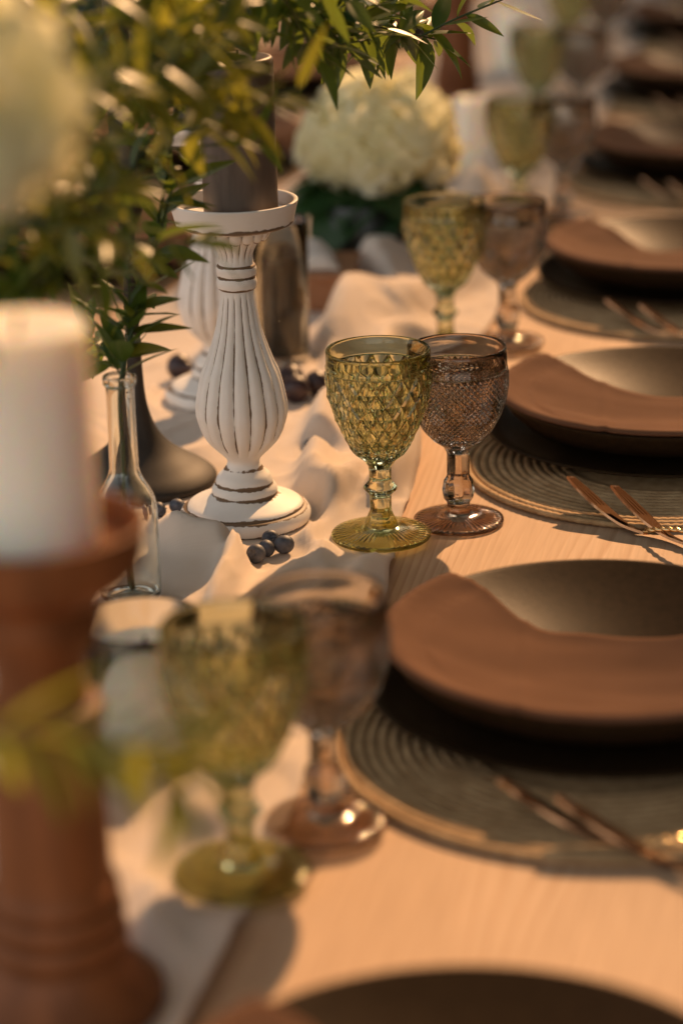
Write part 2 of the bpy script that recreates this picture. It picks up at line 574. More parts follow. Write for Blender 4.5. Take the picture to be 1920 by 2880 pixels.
def cloth_z(x, y):
    z = 0.0028
    for pl, h, wl_, wr_ in FOLDS:
        ys = [p[1] for p in pl]
        if y < min(ys) - 0.12 or y > max(ys) + 0.12:
            continue
        best = None
        for i in range(len(pl) - 1):
            ax, ay = pl[i]
            bx, by = pl[i + 1]
            dx, dy = bx - ax, by - ay
            L2 = dx * dx + dy * dy
            if L2 < 1e-10:
                continue
            t = max(0.0, min(1.0, ((x - ax) * dx + (y - ay) * dy) / L2))
            ex, ey = x - ax - dx * t, y - ay - dy * t
            d2 = ex * ex + ey * ey
            if best is None or d2 < best[0]:
                best = (d2, (i + t) / (len(pl) - 1), dx * ey - dy * ex)
        d2, s, side = best
        wd = wl_ if side > 0 else wr_
        d = math.sqrt(d2)
        q = (math.sqrt(d2 + (0.18 * wd) ** 2) - 0.18 * wd) / wd
        end = min(1.0, (min(s, 1 - s) + 0.08) / 0.30)
        end = end * end * (3 - 2 * end)
        z += 1.55 * h * math.exp(-q * q * 1.1 - q * 0.5) * (0.15 + 0.85 * end)
    nz = noise.noise(Vector((x * 9, y * 5, 0.3))) * 0.0040 + noise.noise(Vector((x * 26, y * 14, 4.3))) * 0.0014
    z += max(nz, -0.0022) + 0.0015
    z += 0.0030 * max(0.0, 0.16 - abs(noise.noise(Vector((x * 13 + 2.0, y * 7.5, 9.1))))) / 0.16
    z += 0.0016 * max(0.0, 0.14 - abs(noise.noise(Vector((x * 31, y * 17 + 3.0, 1.7))))) / 0.14
    # edge of the cloth lifts a little here and there
    de = right_edge(y) - x
    if de < 0.03:
        lift = 0.006 * (0.5 + 0.5 * math.sin(y * 9.0 + 0.7)) + (0.008 if y < 1.2 else 0.0)
        z += lift * (1 - de / 0.03) ** 2
    if de < 0.011 and de > 0.0095:
        z -= 0.0007
    k = 1.0
    for fx, fy, fr in FLAT:
        d = math.hypot(x - fx, y - fy)
        if d < fr + 0.022:
            t = max(0.0, (d - fr) / 0.022)
            k = min(k, t * t * (3 - 2 * t))
    return 0.0028 + (z - 0.0028) * k

def build_runner():
    ys = []
    y = 0.32
    while y < 7.2:
        ys.append(y)
        y += 0.0055 if 0.9 < y < 2.95 else (0.012 if y < 4 else 0.03)
    nx = 96
    v, f = [], []
    for y in ys:
        a, b = left_edge(y), right_edge(y)
        b += 0.004 * noise.noise(Vector((y * 11, 0.5, 0)))
        for i in range(nx + 1):
            x = a + (b - a) * i / nx
            v.append((x, y, T + cloth_z(x, y)))
    for j in range(len(ys) - 1):
        for i in range(nx):
            q = j * (nx + 1) + i
            f.append((q, q + 1, q + nx + 2, q + nx + 1))
    o = ob('table_runner', mesh('table_runner', v, f, M['runner']))
    s = o.modifiers.new('thickness', 'SOLIDIFY')
    s.thickness = 0.0016
    s.offset = 1.0
    tag(o, 'long cream cloth runner lying in loose folds down the middle of the table', 'table runner')
build_runner()
ZC = T + 0.0046                              # top of the cloth where it lies flat

# ------------------------------------------------------------------ goblets
def circ_oct(R_, a, amt):
    o_ = R_ * math.cos(PI / 8) / math.cos((a % (PI / 4)) - PI / 8) * 1.04
    return R_ + (o_ - R_) * amt

def prof_r(prof, h):
    for (h0, r0), (h1, r1) in zip(prof[:-1], prof[1:]):
        if (h0 - h) * (h1 - h) <= 0 and h0 != h1:
            return r0 + (r1 - r0) * (h - h0) / (h1 - h0)
    return prof[-1][1]

def goblet(name, label, cat, m, N, outer, band, inner, stem, foot_r, asp, prot, loc, group):
    t = thing(name, label, cat, loc, 0, group)
    # bowl: faceted outside, smooth inside, open below where the stem's identical ring carries on
    N2 = 2 * N
    v, f, sm = [], [], []
    def ring(h, r, n=N2):
        s = len(v)
        for k in range(n):
            a = 2 * PI * k / n
            v.append((r * math.cos(a), r * math.sin(a), h))
        return s
    def bridge(s0, s1, n=N2, smooth=True):
        for k in range(n):
            f.append((s0 + k, s0 + (k + 1) % n, s1 + (k + 1) % n, s1 + k))
            sm.append(smooth)
    rings = [ring(h, r) for h, r in inner]          # inside, from bottom centre outwards and up
    v.append((0, 0, inner[0][0] - 0.0004))
    c = len(v) - 1
    for k in range(N2):
        f.append((c, rings[0] + (k + 1) % N2, rings[0] + k))
        sm.append(True)
    for a, b in zip(rings[:-1], rings[1:]):
        bridge(a, b)
    bring = [ring(h, r) for h, r in band]           # over the rim and down the plain band
    bridge(rings[-1], bring[0])
    for a, b in zip(bring[:-1], bring[1:]):
        bridge(a, b)
    hs_ = [outer[0][0]]
    hb = outer[-2][0]
    while hs_[-1] > hb:
        r = prof_r(outer, hs_[-1])
        hs_.append(hs_[-1] - asp * PI * r / N)
    k = (hs_[0] - hb) / (hs_[0] - hs_[-1])
    hs_ = [hs_[0] - (hs_[0] - q) * k for q in hs_]
    rows = []
    Mr = len(hs_) - 1
    for j, h in enumerate(hs_):
        r = prof_r(outer, h)
        off = j % 2
        row = {}
        for i in range(N):
            kk = (2 * i + off) % N2
            a = 2 * PI * kk / N2
            v.append((r * math.cos(a), r * math.sin(a), h))
            row[kk] = len(v) - 1
        for i in range(N):
            kk = (2 * i + off + 1) % N2
            a = 2 * PI * kk / N2
            p = prot * (r / outer[0][1]) if 0 < j < Mr else 0.0
            v.append(((r + p) * math.cos(a), (r + p) * math.sin(a), h + p * 0.15))
            row[kk] = len(v) - 1
        rows.append(row)
    # join the band to the first row
    for k in range(N2):
        k2 = (k + 1) % N2
        f.append((bring[-1] + k, bring[-1] + k2, rows[0][k2], rows[0][k]))
        sm.append(False)
    def mid(p_, q_, t_, lift):
        P_, Q_ = Vector(v[p_]), Vector(v[q_])
        w_ = P_.lerp(Q_, t_)
        rad = Vector((w_.x, w_.y, 0)).normalized()
        v.append(tuple(w_ + rad * lift))
        return len(v) - 1
    inner_pt = {}
    def ins(node, apex):
        key = (node, apex)
        if key not in inner_pt:
            inner_pt[key] = mid(node, apex, 0.30, prot * 0.28 * math.hypot(*v[node][:2]) / outer[0][1])
        return inner_pt[key]
    def facet(tri, n1, n2, ap):
        """triangle node-node-apex: a steep border strip along the groove, then the flatter facet"""
        if full:
            p1, p2 = ins(n1, ap), ins(n2, ap)
            order = tri.index(n2) == (tri.index(n1) + 1) % 3
            if order:
                f.append((n1, n2, p2, p1))
                f.append((p1, p2, ap))
            else:
                f.append((n2, n1, p1, p2))
                f.append((p2, p1, ap))
            sm.extend([False, False])
        else:
            f.append(tri)
            sm.append(False)
    full = N < 30
    for j in range(Mr):
        a, b = rows[j], rows[j + 1]
        for k in range(N2):
            k2 = (k + 1) % N2
            # nodes lie at k parity == row parity; split each cell along the groove
            if (k - j) % 2 == 0:                    # a[k] is a node of row j, b[k2] a node of row j+1
                facet((a[k], a[k2], b[k2]), a[k], b[k2], a[k2])
                facet((a[k], b[k2], b[k]), a[k], b[k2], b[k])
            else:
                facet((a[k], a[k2], b[k]), a[k2], b[k], a[k])
                facet((a[k2], b[k2], b[k]), a[k2], b[k], b[k2])
    last = ring(*outer[-1])
    for k in range(N2):
        k2 = (k + 1) % N2
        f.append((rows[-1][k], rows[-1][k2], last + k2, last + k))
        sm.append(True)
    me = mesh('bowl', v, f, m)
    me.flip_normals()
    me.polygons.foreach_set('use_smooth', sm)
    ob('bowl', me, t)
    # stem
    st = [outer[-1]] + stem
    def mod(h, r, a):
        e = min(abs(h - st[0][0]), abs(h - st[-1][0]))
        return h, circ_oct(r, a, min(1.0, e / 0.004))
    pr_ = linear(st, 3)
    vv, ff = lathe(pr_, N2, mod)
    me = mesh('stem', vv, ff, m)
    me.flip_normals()
    ob('stem', me, t)
    # foot with pressed rays
    h1, r1 = stem[-1]
    fp = [(h1, r1), (h1 - 0.0012, r1 + 0.003), (h1 - 0.0024, r1 + 0.009), (0.0058, foot_r * 0.72), (0.0046, foot_r * 0.90), (0.0040, foot_r * 0.985),
          (0.0030, foot_r), (0.0012, foot_r), (0.0003, foot_r * 0.985), (0.0003, foot_r * 0.94), (0.0010, foot_r * 0.90), (0.0022, foot_r * 0.72), (0.0022 + (h1 - 0.0082) * 0.75, r1 + 0.009), (h1 - 0.0058, r1 * 0.6), (h1 - 0.0054, r1 * 0.2)]
    seg = N2 * (4 if N < 30 else 2)
    def fmod(h, r, a):
        if foot_r * 0.50 < r < foot_r * 0.97 and h > 0.0035:
            return h + 0.00025 * math.cos(a * 44), r
        if foot_r * 0.4 < r < foot_r * 0.93 and h < 0.0045:
            return h + 0.00030 * math.cos(a * 44), r
        return h, r
    vv, ff = lathe(fp, seg, fmod, cap1=True)
    me = mesh('foot', vv, ff, M['green_foot'] if N < 30 else M['brown_foot'])
    me.flip_normals()
    ob('foot', me, t)
    return t

GREEN = dict(N=18, m=M['green_glass'], asp=1.62, prot=0.0030, foot_r=0.0415,
    outer=[(0.1452, 0.0424), (0.1243, 0.0403), (0.105, 0.0350), (0.0923, 0.0298), (0.0795, 0.0240), (0.0731, 0.0205), (0.0672, 0.0134)],
    band=[(0.1606, 0.0405), (0.1618, 0.0412), (0.1618, 0.0422), (0.1606, 0.0429), (0.1585, 0.0428), (0.1490, 0.0427), (0.1470, 0.0434), (0.1458, 0.0432)],
    inner=[(0.0775, 0.006), (0.079, 0.013), (0.083, 0.0195), (0.0923, 0.0258), (0.105, 0.0308), (0.1243, 0.0362), (0.1452, 0.0390), (0.152, 0.0398)],
    stem=[(0.0640, 0.0112), (0.0610, 0.0091), (0.0520, 0.0086), (0.0500, 0.0090), (0.0490, 0.0094), (0.0442, 0.0134), (0.0412, 0.0131), (0.0366, 0.0091), (0.0356, 0.0086),
          (0.0245, 0.0085), (0.0230, 0.0088), (0.0160, 0.0118), (0.0104, 0.0145)])
BROWN = dict(N=48, m=M['brown_glass'], asp=1.0, prot=0.0016, foot_r=0.0385,
    outer=[(0.1350, 0.0414), (0.122, 0.0416), (0.109, 0.0397), (0.0956, 0.0353), (0.0825, 0.0282), (0.0733, 0.0200), (0.0680, 0.0128)],
    band=[(0.1538, 0.0388), (0.155, 0.0394), (0.155, 0.0404), (0.1538, 0.0411), (0.151, 0.0411), (0.1385, 0.0414), (0.1370, 0.0420), (0.1358, 0.0419)],
    inner=[(0.0780, 0.006), (0.079, 0.012), (0.0825, 0.0195), (0.0956, 0.0310), (0.109, 0.0362), (0.122, 0.0384), (0.135, 0.0384), (0.148, 0.0386)],
    stem=[(0.0650, 0.0108), (0.0625, 0.0094), (0.0600, 0.0092), (0.0430, 0.0092), (0.0415, 0.0096), (0.0380, 0.0119), (0.0300, 0.0134), (0.0215, 0.0119), (0.0180, 0.0094),
          (0.0150, 0.0092), (0.0110, 0.0104), (0.0090, 0.0126)])
gpos = [(-0.334, 1.259), (-0.362, 1.860), (-0.401, 2.435), (-0.405, 3.054), (-0.462, 3.69), (-0.490, 4.36), (-0.51, 5.02)]
bpos = [(-0.298, 1.332), (-0.306, 1.917), (-0.341, 2.475), (-0.355, 3.103), (-0.402, 3.74), (-0.430, 4.41), (-0.45, 5.07)]
glab = ['blurred olive green goblet nearest the camera, in front of the clear votive glass',
        'olive green diamond-cut goblet in sharp focus beside the white candlestick',
        'green goblet standing on the cream cloth just behind the sharp pair of goblets',
        'green goblet further back, beside the pale candle behind the hydrangea',
        'hazy green goblet near the top of the picture, fifth from the front',
        'faint green goblet far down the table, sixth from the front',
        'farthest green goblet at the end of the right-hand row']
blab = ['blurred smoky brown goblet nearest the camera, left of the closest plate',
        'smoky brown hobnail goblet in sharp focus right behind the green one',
        'brown goblet behind the sharp pair, left of the third plate',
        'brown goblet further back, beside the green one near the pale candle',
        'hazy brown goblet near the top of the picture, fifth from the front',
        'faint brown goblet far down the table, sixth from the front',
        'farthest brown goblet at the end of the right-hand row']
g0 = b0 = None
for k, (x, y) in enumerate(gpos):
    rz = 0.13 * k
    z = ZC + 0.0004
    if g0 is None:
        g0 = goblet('green_goblet', glab[0], 'goblet', loc=(x, y, z), group='green pressed glass goblets along the table', **GREEN)
    else:
        dup(g0, (x, y, z), rz, glab[k])
for k, (x, y) in enumerate(bpos):
    z = T + 0.0004 if x > right_edge(y) + 0.04 else ZC + 0.0004
    if b0 is None:
        b0 = goblet('brown_goblet', blab[0], 'goblet', loc=(x, y, z), group='brown pressed glass goblets along the table', **BROWN)
    else:
        dup(b0, (x, y, z), 0.21 * k, blab[k])

# ------------------------------------------------------------------ place settings
def build_mat(loc, label):
    t = thing('placemat', label, 'placemat', loc, 0, 'round woven placemats under the plates')
    Rm = 0.178
    v, f = lathe([(0.0002, 0.0), (0.0002, Rm - 0.006), (0.0032, Rm - 0.006), (0.0032, 0.0)], 72)
    ob('backing', mesh('backing', v, f, M['mat']), t)
    pitch = 0.0078
    nr = 12
    for q in range(nr):
        rr = Rm - pitch / 2 - q * pitch
        nb = int(2 * PI * rr / 0.0075)
        seg = nb * 3
        v, f = [], []
        for k in range(seg):
            a = 2 * PI * k / seg
            w_ = 0.80 + 0.20 * abs(math.sin(PI * k / 3 + (q % 2) * PI / 2))
            for c in range(6):
                b = 2 * PI * c / 6
                r_ = rr + math.cos(b) * pitch * 0.52 * w_
                v.append((r_ * math.cos(a), r_ * math.sin(a), 0.0034 + math.sin(b) * 0.0030 * w_))
        for k in range(seg):
            for c in range(6):
                k2, c2 = (k + 1) % seg, (c + 1) % 6
                f.append((k * 6 + c, k2 * 6 + c, k2 * 6 + c2, k * 6 + c2))
        ob('coil', mesh('coil', v, f, M['mat']), t)
    return t

ZM = T + 0.0068
def build_lower(loc, label):
    p = [(0.0022, 0.0), (0.002, 0.088), (0.0, 0.092), (0.0, 0.098), (0.003, 0.104), (0.0065, 0.135), (0.012, 0.1605), (0.0135, 0.1645), (0.0148, 0.1650), (0.0158, 0.1635),
         (0.0120, 0.150), (0.0085, 0.125), (0.0072, 0.10), (0.0068, 0.0)]
    v, f = lathe(p, 96)
    o = ob('dinner_plate', mesh('dinner_plate', v, f, M['plate']), None, loc)
    return tag(o, label, 'plate', 'wide black dinner plates on the mats')

CIN = [(0.0090 + 0.0295 * (q / 15) ** 2.1, 0.1465 * q / 15) for q in range(16)]
def build_coupe(loc, label):
    p = [(0.004, 0.0), (0.004, 0.074), (0.0, 0.078), (0.0, 0.085), (0.004, 0.092), (0.0085, 0.110), (0.0155, 0.1310), (0.026, 0.1435), (0.0355, 0.1495), (0.0383, 0.1505), (0.0395, 0.1500), (0.0393, 0.1485)]
    p = p + CIN[::-1]
    v, f = lathe(p, 112)
    o = ob('coupe_plate', mesh('coupe_plate', v, f, M['plate']), None, loc)
    return tag(o, label, 'plate', 'deep black coupe plates stacked on the dinner plates')

def cin(r):
    for (h0, r0), (h1, r1) in zip(CIN[:-1], CIN[1:]):
        if r0 <= r <= r1:
            return h0 + (h1 - h0) * (r - r0) / (r1 - r0)
    return 0.0395

def build_napkin(loc, label, seed):
    nx, ny = 84, 52
    v, f = [], []
    for i in range(nx + 1):
        x = -0.166 + 0.332 * i / nx
        ax = abs(x)
        yf = -math.sqrt(max(0.1535 ** 2 - min(ax, 0.149) ** 2, 0.0))
        rise = min(1.0, max(0.0, (ax - 0.035) / 0.080))
        yb = 0.042 + 0.046 * rise * rise * (3 - 2 * rise) * (1.0 if x < 0 else 0.6) - max(0, ax - 0.125) * 0.9
        yb += 0.0026 * math.sin(x * 41 + seed) + 0.0016 * math.sin(x * 83 + seed * 2)
        for j in range(ny + 1):
            y = yf + (yb - yf) * j / ny
            r = math.hypot(x, y)
            if r <= 0.1465:
                z = cin(r)
            elif r <= 0.152:
                z = 0.0395
            else:
                z = 0.0395 - (r - 0.152) * 1.5
            wv = noise.noise(Vector((x * 16 + seed * 3, y * 22, seed)))
            w2 = noise.noise(Vector((x * 7 + seed, y * 30, seed * 2.0)))
            z += 0.0026 + (0.0020 * (wv + 0.5) + 0.0024 * (w2 + 0.5)) * (1.0 if r < 0.125 else 0.3)
            z += 0.0016 * max(0.0, 1 - abs(x + 0.055 + 0.10 * y) / 0.005) + 0.0013 * max(0.0, 1 - abs(x - 0.05 - 0.04 * seed + 0.2 * y) / 0.006)
            edge = max(0.0, 1 - (yb - y) / 0.022)
            z += 0.0018 * edge ** 2 * (0.6 + 0.9 * math.sin(x * 33 + seed) ** 2) if r < 0.14 else 0.0008
            v.append((x, y, z))
    for i in range(nx):
        for j in range(ny):
            q = i * (ny + 1) + j
            f.append((q, q + ny + 1, q + ny + 2, q + 1))
    o = ob('napkin', mesh('napkin', v, f, M['napkin']), None, loc)
    s = o.modifiers.new('thickness', 'SOLIDIFY')
    s.thickness = 0.0024
    s.offset = 1.0
    return tag(o, label, 'napkin', 'rust brown napkins laid across the plates')

def build_fork(loc, rz, label):
    t = thing('fork', label, 'fork', loc, rz, 'copper coloured forks with twisted gold handles')
    # the head runs towards -X, its tines curving upward; the handle runs towards +X
    path = interp([(-0.090, 0, 0.029), (-0.070, 0, 0.021), (-0.046, 0, 0.012), (-0.02, 0, 0.0045), (0.004, 0, 0.0030)], 6)
    wd = interp([(0.0056,), (0.0080,), (0.0084,), (0.0058,), (0.0028,)], 6)
    # neck and shoulder plate
    i0 = 11
    v, f = [], []
    for p, (h,) in list(zip(path, wd))[i0:]:
        for sy, sz in ((-1, -1), (1, -1), (1, 1), (-1, 1)):
            v.append((p[0], sy * h, p[2] + sz * 0.0011))
    n_ = len(path) - i0
    for i in range(n_ - 1):
        for c in range(4):
            c2 = (c + 1) % 4
            f.append((i * 4 + c, i * 4 + c2, (i + 1) * 4 + c2, (i + 1) * 4 + c))
    f += [(0, 1, 2, 3), tuple((n_ - 1) * 4 + c for c in (3, 2, 1, 0))]
    ob('neck', mesh('neck', v, f, M['copper'], False), t)
    for k in range(4):
        v, f = [], []
        sub = list(zip(path, wd))[:i0 + 1]
        for i, (p, (h,)) in enumerate(sub):
            yc = (k - 1.5) / 1.5 * (h - 0.0017)
            hw = 0.0017 * (0.35 + 0.65 * min(1, i / 5))
            for sy, sz in ((-1, -1), (1, -1), (1, 1), (-1, 1)):
                v.append((p[0], yc + sy * hw, p[2] + sz * 0.0011))
        for i in range(len(sub) - 1):
            for c in range(4):
                c2 = (c + 1) % 4
                f.append((i * 4 + c, i * 4 + c2, (i + 1) * 4 + c2, (i + 1) * 4 + c))
        f += [(0, 1, 2, 3), tuple((len(sub) - 1) * 4 + c for c in (3, 2, 1, 0))]
        ob('tine', mesh('tine', v, f, M['copper'], False), t)
    # handle: two twisted strands that open into a long loop
    for s in (-1, 1):
        pp = []
        nn = 70
        for i in range(nn + 1):
            u = i / nn
            x = 0.002 + 0.120 * u
            y = s * 0.0105 * math.sin(PI * min(1, u * 1.02)) ** 0.7 if u < 0.98 else 0.0
            pp.append((x, y, 0.0045 + 0.013 * math.sin(PI * u)))
        vs_, fs_ = [], []
        for st in (0, PI):
            q = []
            for i, (x, y, z) in enumerate(pp):
                a = st + i * 0.62
                q.append((x, y + 0.0011 * math.cos(a), z + 0.0011 * math.sin(a)))
            a_, b_ = tube(q, 0.0014, 5)
            o_ = len(vs_)
            vs_ += a_
            fs_ += [tuple(i + o_ for i in p) for p in b_]
        ob('handle_strand', mesh('handle_strand', vs_, fs_, M['gold']), t)
    t.rotation_euler = (R(-16), 0, rz)
    return t

PXS = [-0.147, -0.147, -0.152, -0.180, -0.205, -0.235, -0.262, -0.280, -0.29]
PY = [0.945, 1.555, 2.162, 2.765, 3.425, 4.085, 4.760, 5.42, 6.05]
where = ['at the bottom edge of the picture', 'closest to the camera in full view', 'beside the sharp pair of goblets', 'third along, behind the sharp goblets',
         'fourth along the right side', 'fifth along the right side', 'sixth along the right side', 'second last at the top right corner', 'last at the far top right corner']
mat0 = low0 = cou0 = nap = None
naps = {}
for k, y in enumerate(PY):
    PX = PXS[k]
    ml = (PX + 0.002, y - 0.070, T + 0.0002)
    if mat0 is None:
        mat0 = build_mat(ml, 'round woven seagrass placemat under the plates ' + where[k])
        low0 = build_lower((PX, y, ZM), 'flat black dinner plate under the deep one ' + where[k])
        cou0 = build_coupe((PX, y, ZM + 0.0060), 'deep black coupe plate ' + where[k])
    else:
        dup(mat0, ml, 0.3 * k, 'round woven seagrass placemat under the plates ' + where[k])
        dup(low0, (PX, y, ZM), 0, 'flat black dinner plate under the deep one ' + where[k])
        dup(cou0, (PX, y, ZM + 0.0060), 0, 'deep black coupe plate ' + where[k])
    s = k % 3
    if s not in naps:
        naps[s] = build_napkin((PX, y, ZM + 0.0060), 'rust brown napkin draped over the plate ' + where[k], s + 1)
    else:
        dup(naps[s], (PX, y, ZM + 0.0060), 0.07 * math.sin(k * 3 + 1), 'rust brown napkin draped over the plate ' + where[k])
fk = None
FW = ['in the nearest full setting', 'by the sharp goblets', 'in the third setting', 'in the fourth setting', 'in the fifth setting', 'in the sixth setting']
FJ = [(0.040, -0.224, -0.25), (0.002, -0.262, -0.66), (0.010, -0.240, -0.5), (0.015, -0.24, -0.55), (0.01, -0.24, -0.5), (0.01, -0.24, -0.5)]
for k, y in enumerate(PY[1:7]):
    jx, jy, ja = FJ[k]
    PX = PXS[k + 1]
    for q, (dx, dy, nm) in enumerate(((0.0, 0.0, 'copper fork on the mat edge, the farther of two, '), (0.036, -0.022, 'copper fork with twisted gold handle, the nearer of two, '))):
        loc = (PX + jx + dx, y + jy + dy, T + 0.0016)
        a = ja - 0.05 * q
        if fk is None:
            fk = build_fork(loc, a, nm + FW[k])
        else:
            dup(fk, loc, a, nm + FW[k]).rotation_euler = (R(-16), 0, a)

# settings on the far side of the table, glimpsed through the foliage
for k, y in enumerate(PY[3:7]):
    x = -0.935
    nm = ['nearest', 'second', 'third', 'fourth'][k] + ' of those glimpsed through the leaves'
    dup(mat0, (x, y + 0.02, T + 0.0002), 1 + k, 'round placemat at left, ' + nm)
    dup(low0, (x, y, ZM), 0, 'flat black dinner plate at left, ' + nm)
    dup(cou0, (x, y, ZM + 0.0060), 0, 'deep black coupe plate at left, ' + nm)
    dup(naps[k % 3], (x, y, ZM + 0.0060), PI, 'rust napkin at left, ' + nm)

# ------------------------------------------------------------------ candlesticks
NF = 16
def wear_attr(me, vals):
    a = me.attributes.new('wear', 'FLOAT', 'POINT')
    a.data.foreach_set('value', vals)

def stick_part(name, prof, seg, parent, m, flute=0.0, wearfn=None, cap0=False, cap1=False, nf=NF):
    def fl(h, r, a):
        if not flute:
            return h, r
        s = abs(math.sin(nf * a / 2))
        hs0, hs1 = prof[0][0], prof[-1][0]
        e = min(1.0, min(h - hs0, hs1 - h) / 0.010)
        return h, r * (1 - flute * e * (1 - s) ** 1.6)
    v, f = lathe(prof, seg, fl, cap0, cap1)
    me = mesh(name, v, f, m)
    vals = []
    for j, (h, r) in enumerate(prof):
        for k in range(seg):
            a = 2 * PI * k / seg
            g = 0.0
            if flute:
                s = abs(math.sin(nf * a / 2))
                e = min(1.0, min(h - prof[0][0], prof[-1][0] - h) / 0.010)
                g = max(0.0, 1 - s * 2.6) * e
            if wearfn:
                g = max(g, wearfn(h))
            vals.append(g)
    vals += [0.0] * (len(v) - len(vals))
    wear_attr(me, vals)
    return ob(name, me, parent)

def near(hs_, w_):
    return lambda h: max(max(0.0, 1 - abs(h - q) / w_) for q in hs_)

def white_stick(loc, rz, label, group):
    t = thing('white_candlestick', label, 'candlestick', loc, rz, group)
    m = M['white']
    base = interp([(0.0, 0.0535), (0.002, 0.0552), (0.007, 0.0556), (0.0115, 0.0530), (0.0128, 0.0498), (0.0138, 0.0495), (0.0165, 0.0460), (0.0200, 0.0360), (0.0228, 0.0285),
                   (0.0242, 0.0272), (0.0256, 0.0278), (0.0290, 0.0276), (0.0325, 0.0250), (0.0335, 0.0240), (0.0350, 0.0243), (0.0400, 0.0222), (0.0450, 0.0172), (0.0505, 0.0139), (0.0545, 0.0142), (0.0590, 0.0180)], 4)
    stick_part('base', base, 96, t, m, wearfn=near([0.0128, 0.0242, 0.0335, 0.0, 0.047], 0.0028), cap0=True)
    colm = interp([(0.0590, 0.0180), (0.0670, 0.0262), (0.0757, 0.0330), (0.0897, 0.0377), (0.099, 0.0388), (0.111, 0.0374), (0.129, 0.0333), (0.143, 0.0276), (0.167, 0.0196), (0.190, 0.0152), (0.2010, 0.0137)], 8)
    stick_part('column', colm, NF * 12, t, m, flute=0.105)
    coll = interp([(0.2010, 0.0137), (0.2030, 0.0160), (0.2075, 0.0168), (0.2115, 0.0160), (0.2125, 0.0154), (0.2135, 0.0160), (0.2185, 0.0168), (0.2215, 0.0160), (0.2228, 0.0146)], 4)
    stick_part('collar', coll, 72, t, m, wearfn=near([0.2020, 0.2125, 0.222], 0.0022))
    cap = interp([(0.2228, 0.0146), (0.2295, 0.0140), (0.2350, 0.0158), (0.2400, 0.0188), (0.2440, 0.0226), (0.2475, 0.0250), (0.2530, 0.0258)], 5)
    stick_part('capital', cap, NF * 10, t, m, flute=0.12)
    # ring of scallops under the dish
    v, f = [], []
    for i in range(7):
        th = PI * i / 6
        for k in range(10):
            a = 2 * PI * k / 10
            v.append((0.0030 * math.sin(th) * math.cos(a), 0.0054 * math.sin(th) * math.sin(a), 0.0062 * math.cos(th)))
    for i in range(6):
        for k in range(10):
            k2 = (k + 1) % 10
            f.append((i * 10 + k, (i + 1) * 10 + k, (i + 1) * 10 + k2, i * 10 + k2))
    sm = mesh('scallop', v, f, m)
    wear_attr(sm, [max(0.0, min(1.0, (-q[2] - 0.003) / 0.003)) for q in v])
    for k in range(16):
        a = 2 * PI * (k + 0.5) / 16
        ob('scallop', sm, t, (0.0262 * math.cos(a), 0.0262 * math.sin(a), 0.2484), (0, R(22), a))
    dish = interp([(0.2528, 0.0), (0.2528, 0.030), (0.2540, 0.0400), (0.2570, 0.0480), (0.2590, 0.0486), (0.2600, 0.0488), (0.2700, 0.0512), (0.2750, 0.0524), (0.2762, 0.0518), (0.2758, 0.0492), (0.2735, 0.0482), (0.2665, 0.0466), (0.2645, 0.0450), (0.2642, 0.0)], 4)
    dish = [(h, max(r, 0.0)) for h, r in dish]
    stick_part('dish', dish, 96, t, m, wearfn=near([0.2575], 0.004))
    return t

ws = white_stick((-0.485, 1.889, ZC), 0.06, 'tall white distressed candlestick in sharp focus with fluted column', 'white fluted candlesticks on the runner')
dup(ws, (-0.596, 2.241, ZC), 0.25, 'white candlestick half hidden behind the sharp one, partly covered by leaves')

def candle(name, label, loc, r, h, m, rz=0.0, group=None, dent=True):
    t = thing(name, label, 'candle', loc, rz, group)
    p = [(0.0, r * 0.985), (0.002, r), (h * 0.3, r * 1.002), (h * 0.7, r * 0.998), (h - 0.006, r), (h - 0.002, r * 0.985), (h, r * 0.93)]
    if dent:
        p += [(h - 0.0005, r * 0.85), (h - 0.004, r * 0.6), (h - 0.006, r * 0.25)]
    else:
        p += [(h + 0.001, r * 0.5)]
    def mod(hh, rr, a):
        return hh, rr * (1 + 0.004 * math.sin(3 * a + hh * 40) + 0.002 * math.sin(7 * a))
    v, f = lathe(p, 64, mod, True, True)
    ob('wax', mesh('wax', v, f, m), t)
    z0 = h - (0.008 if dent else 0.0)
    v, f = tube([(0, 0, z0), (0.0006, 0, z0 + 0.006), (0.002, 0.001, z0 + 0.013)], 0.0011, 6)
    ob('wick', mesh('wick', v, f, M['wick']), t)
    return t

candle('pillar_candle', 'dark taupe pillar candle standing on the sharp white candlestick', (-0.479, 1.888, ZC + 0.2645), 0.0305, 0.128, M['taupe_wax'], group='taupe pillar candles')
candle('pillar_candle', 'dark pillar candle on the half hidden rear white candlestick', (-0.600, 2.241, ZC + 0.2645), 0.0310, 0.16, M['dark_wax'], group='taupe pillar candles')

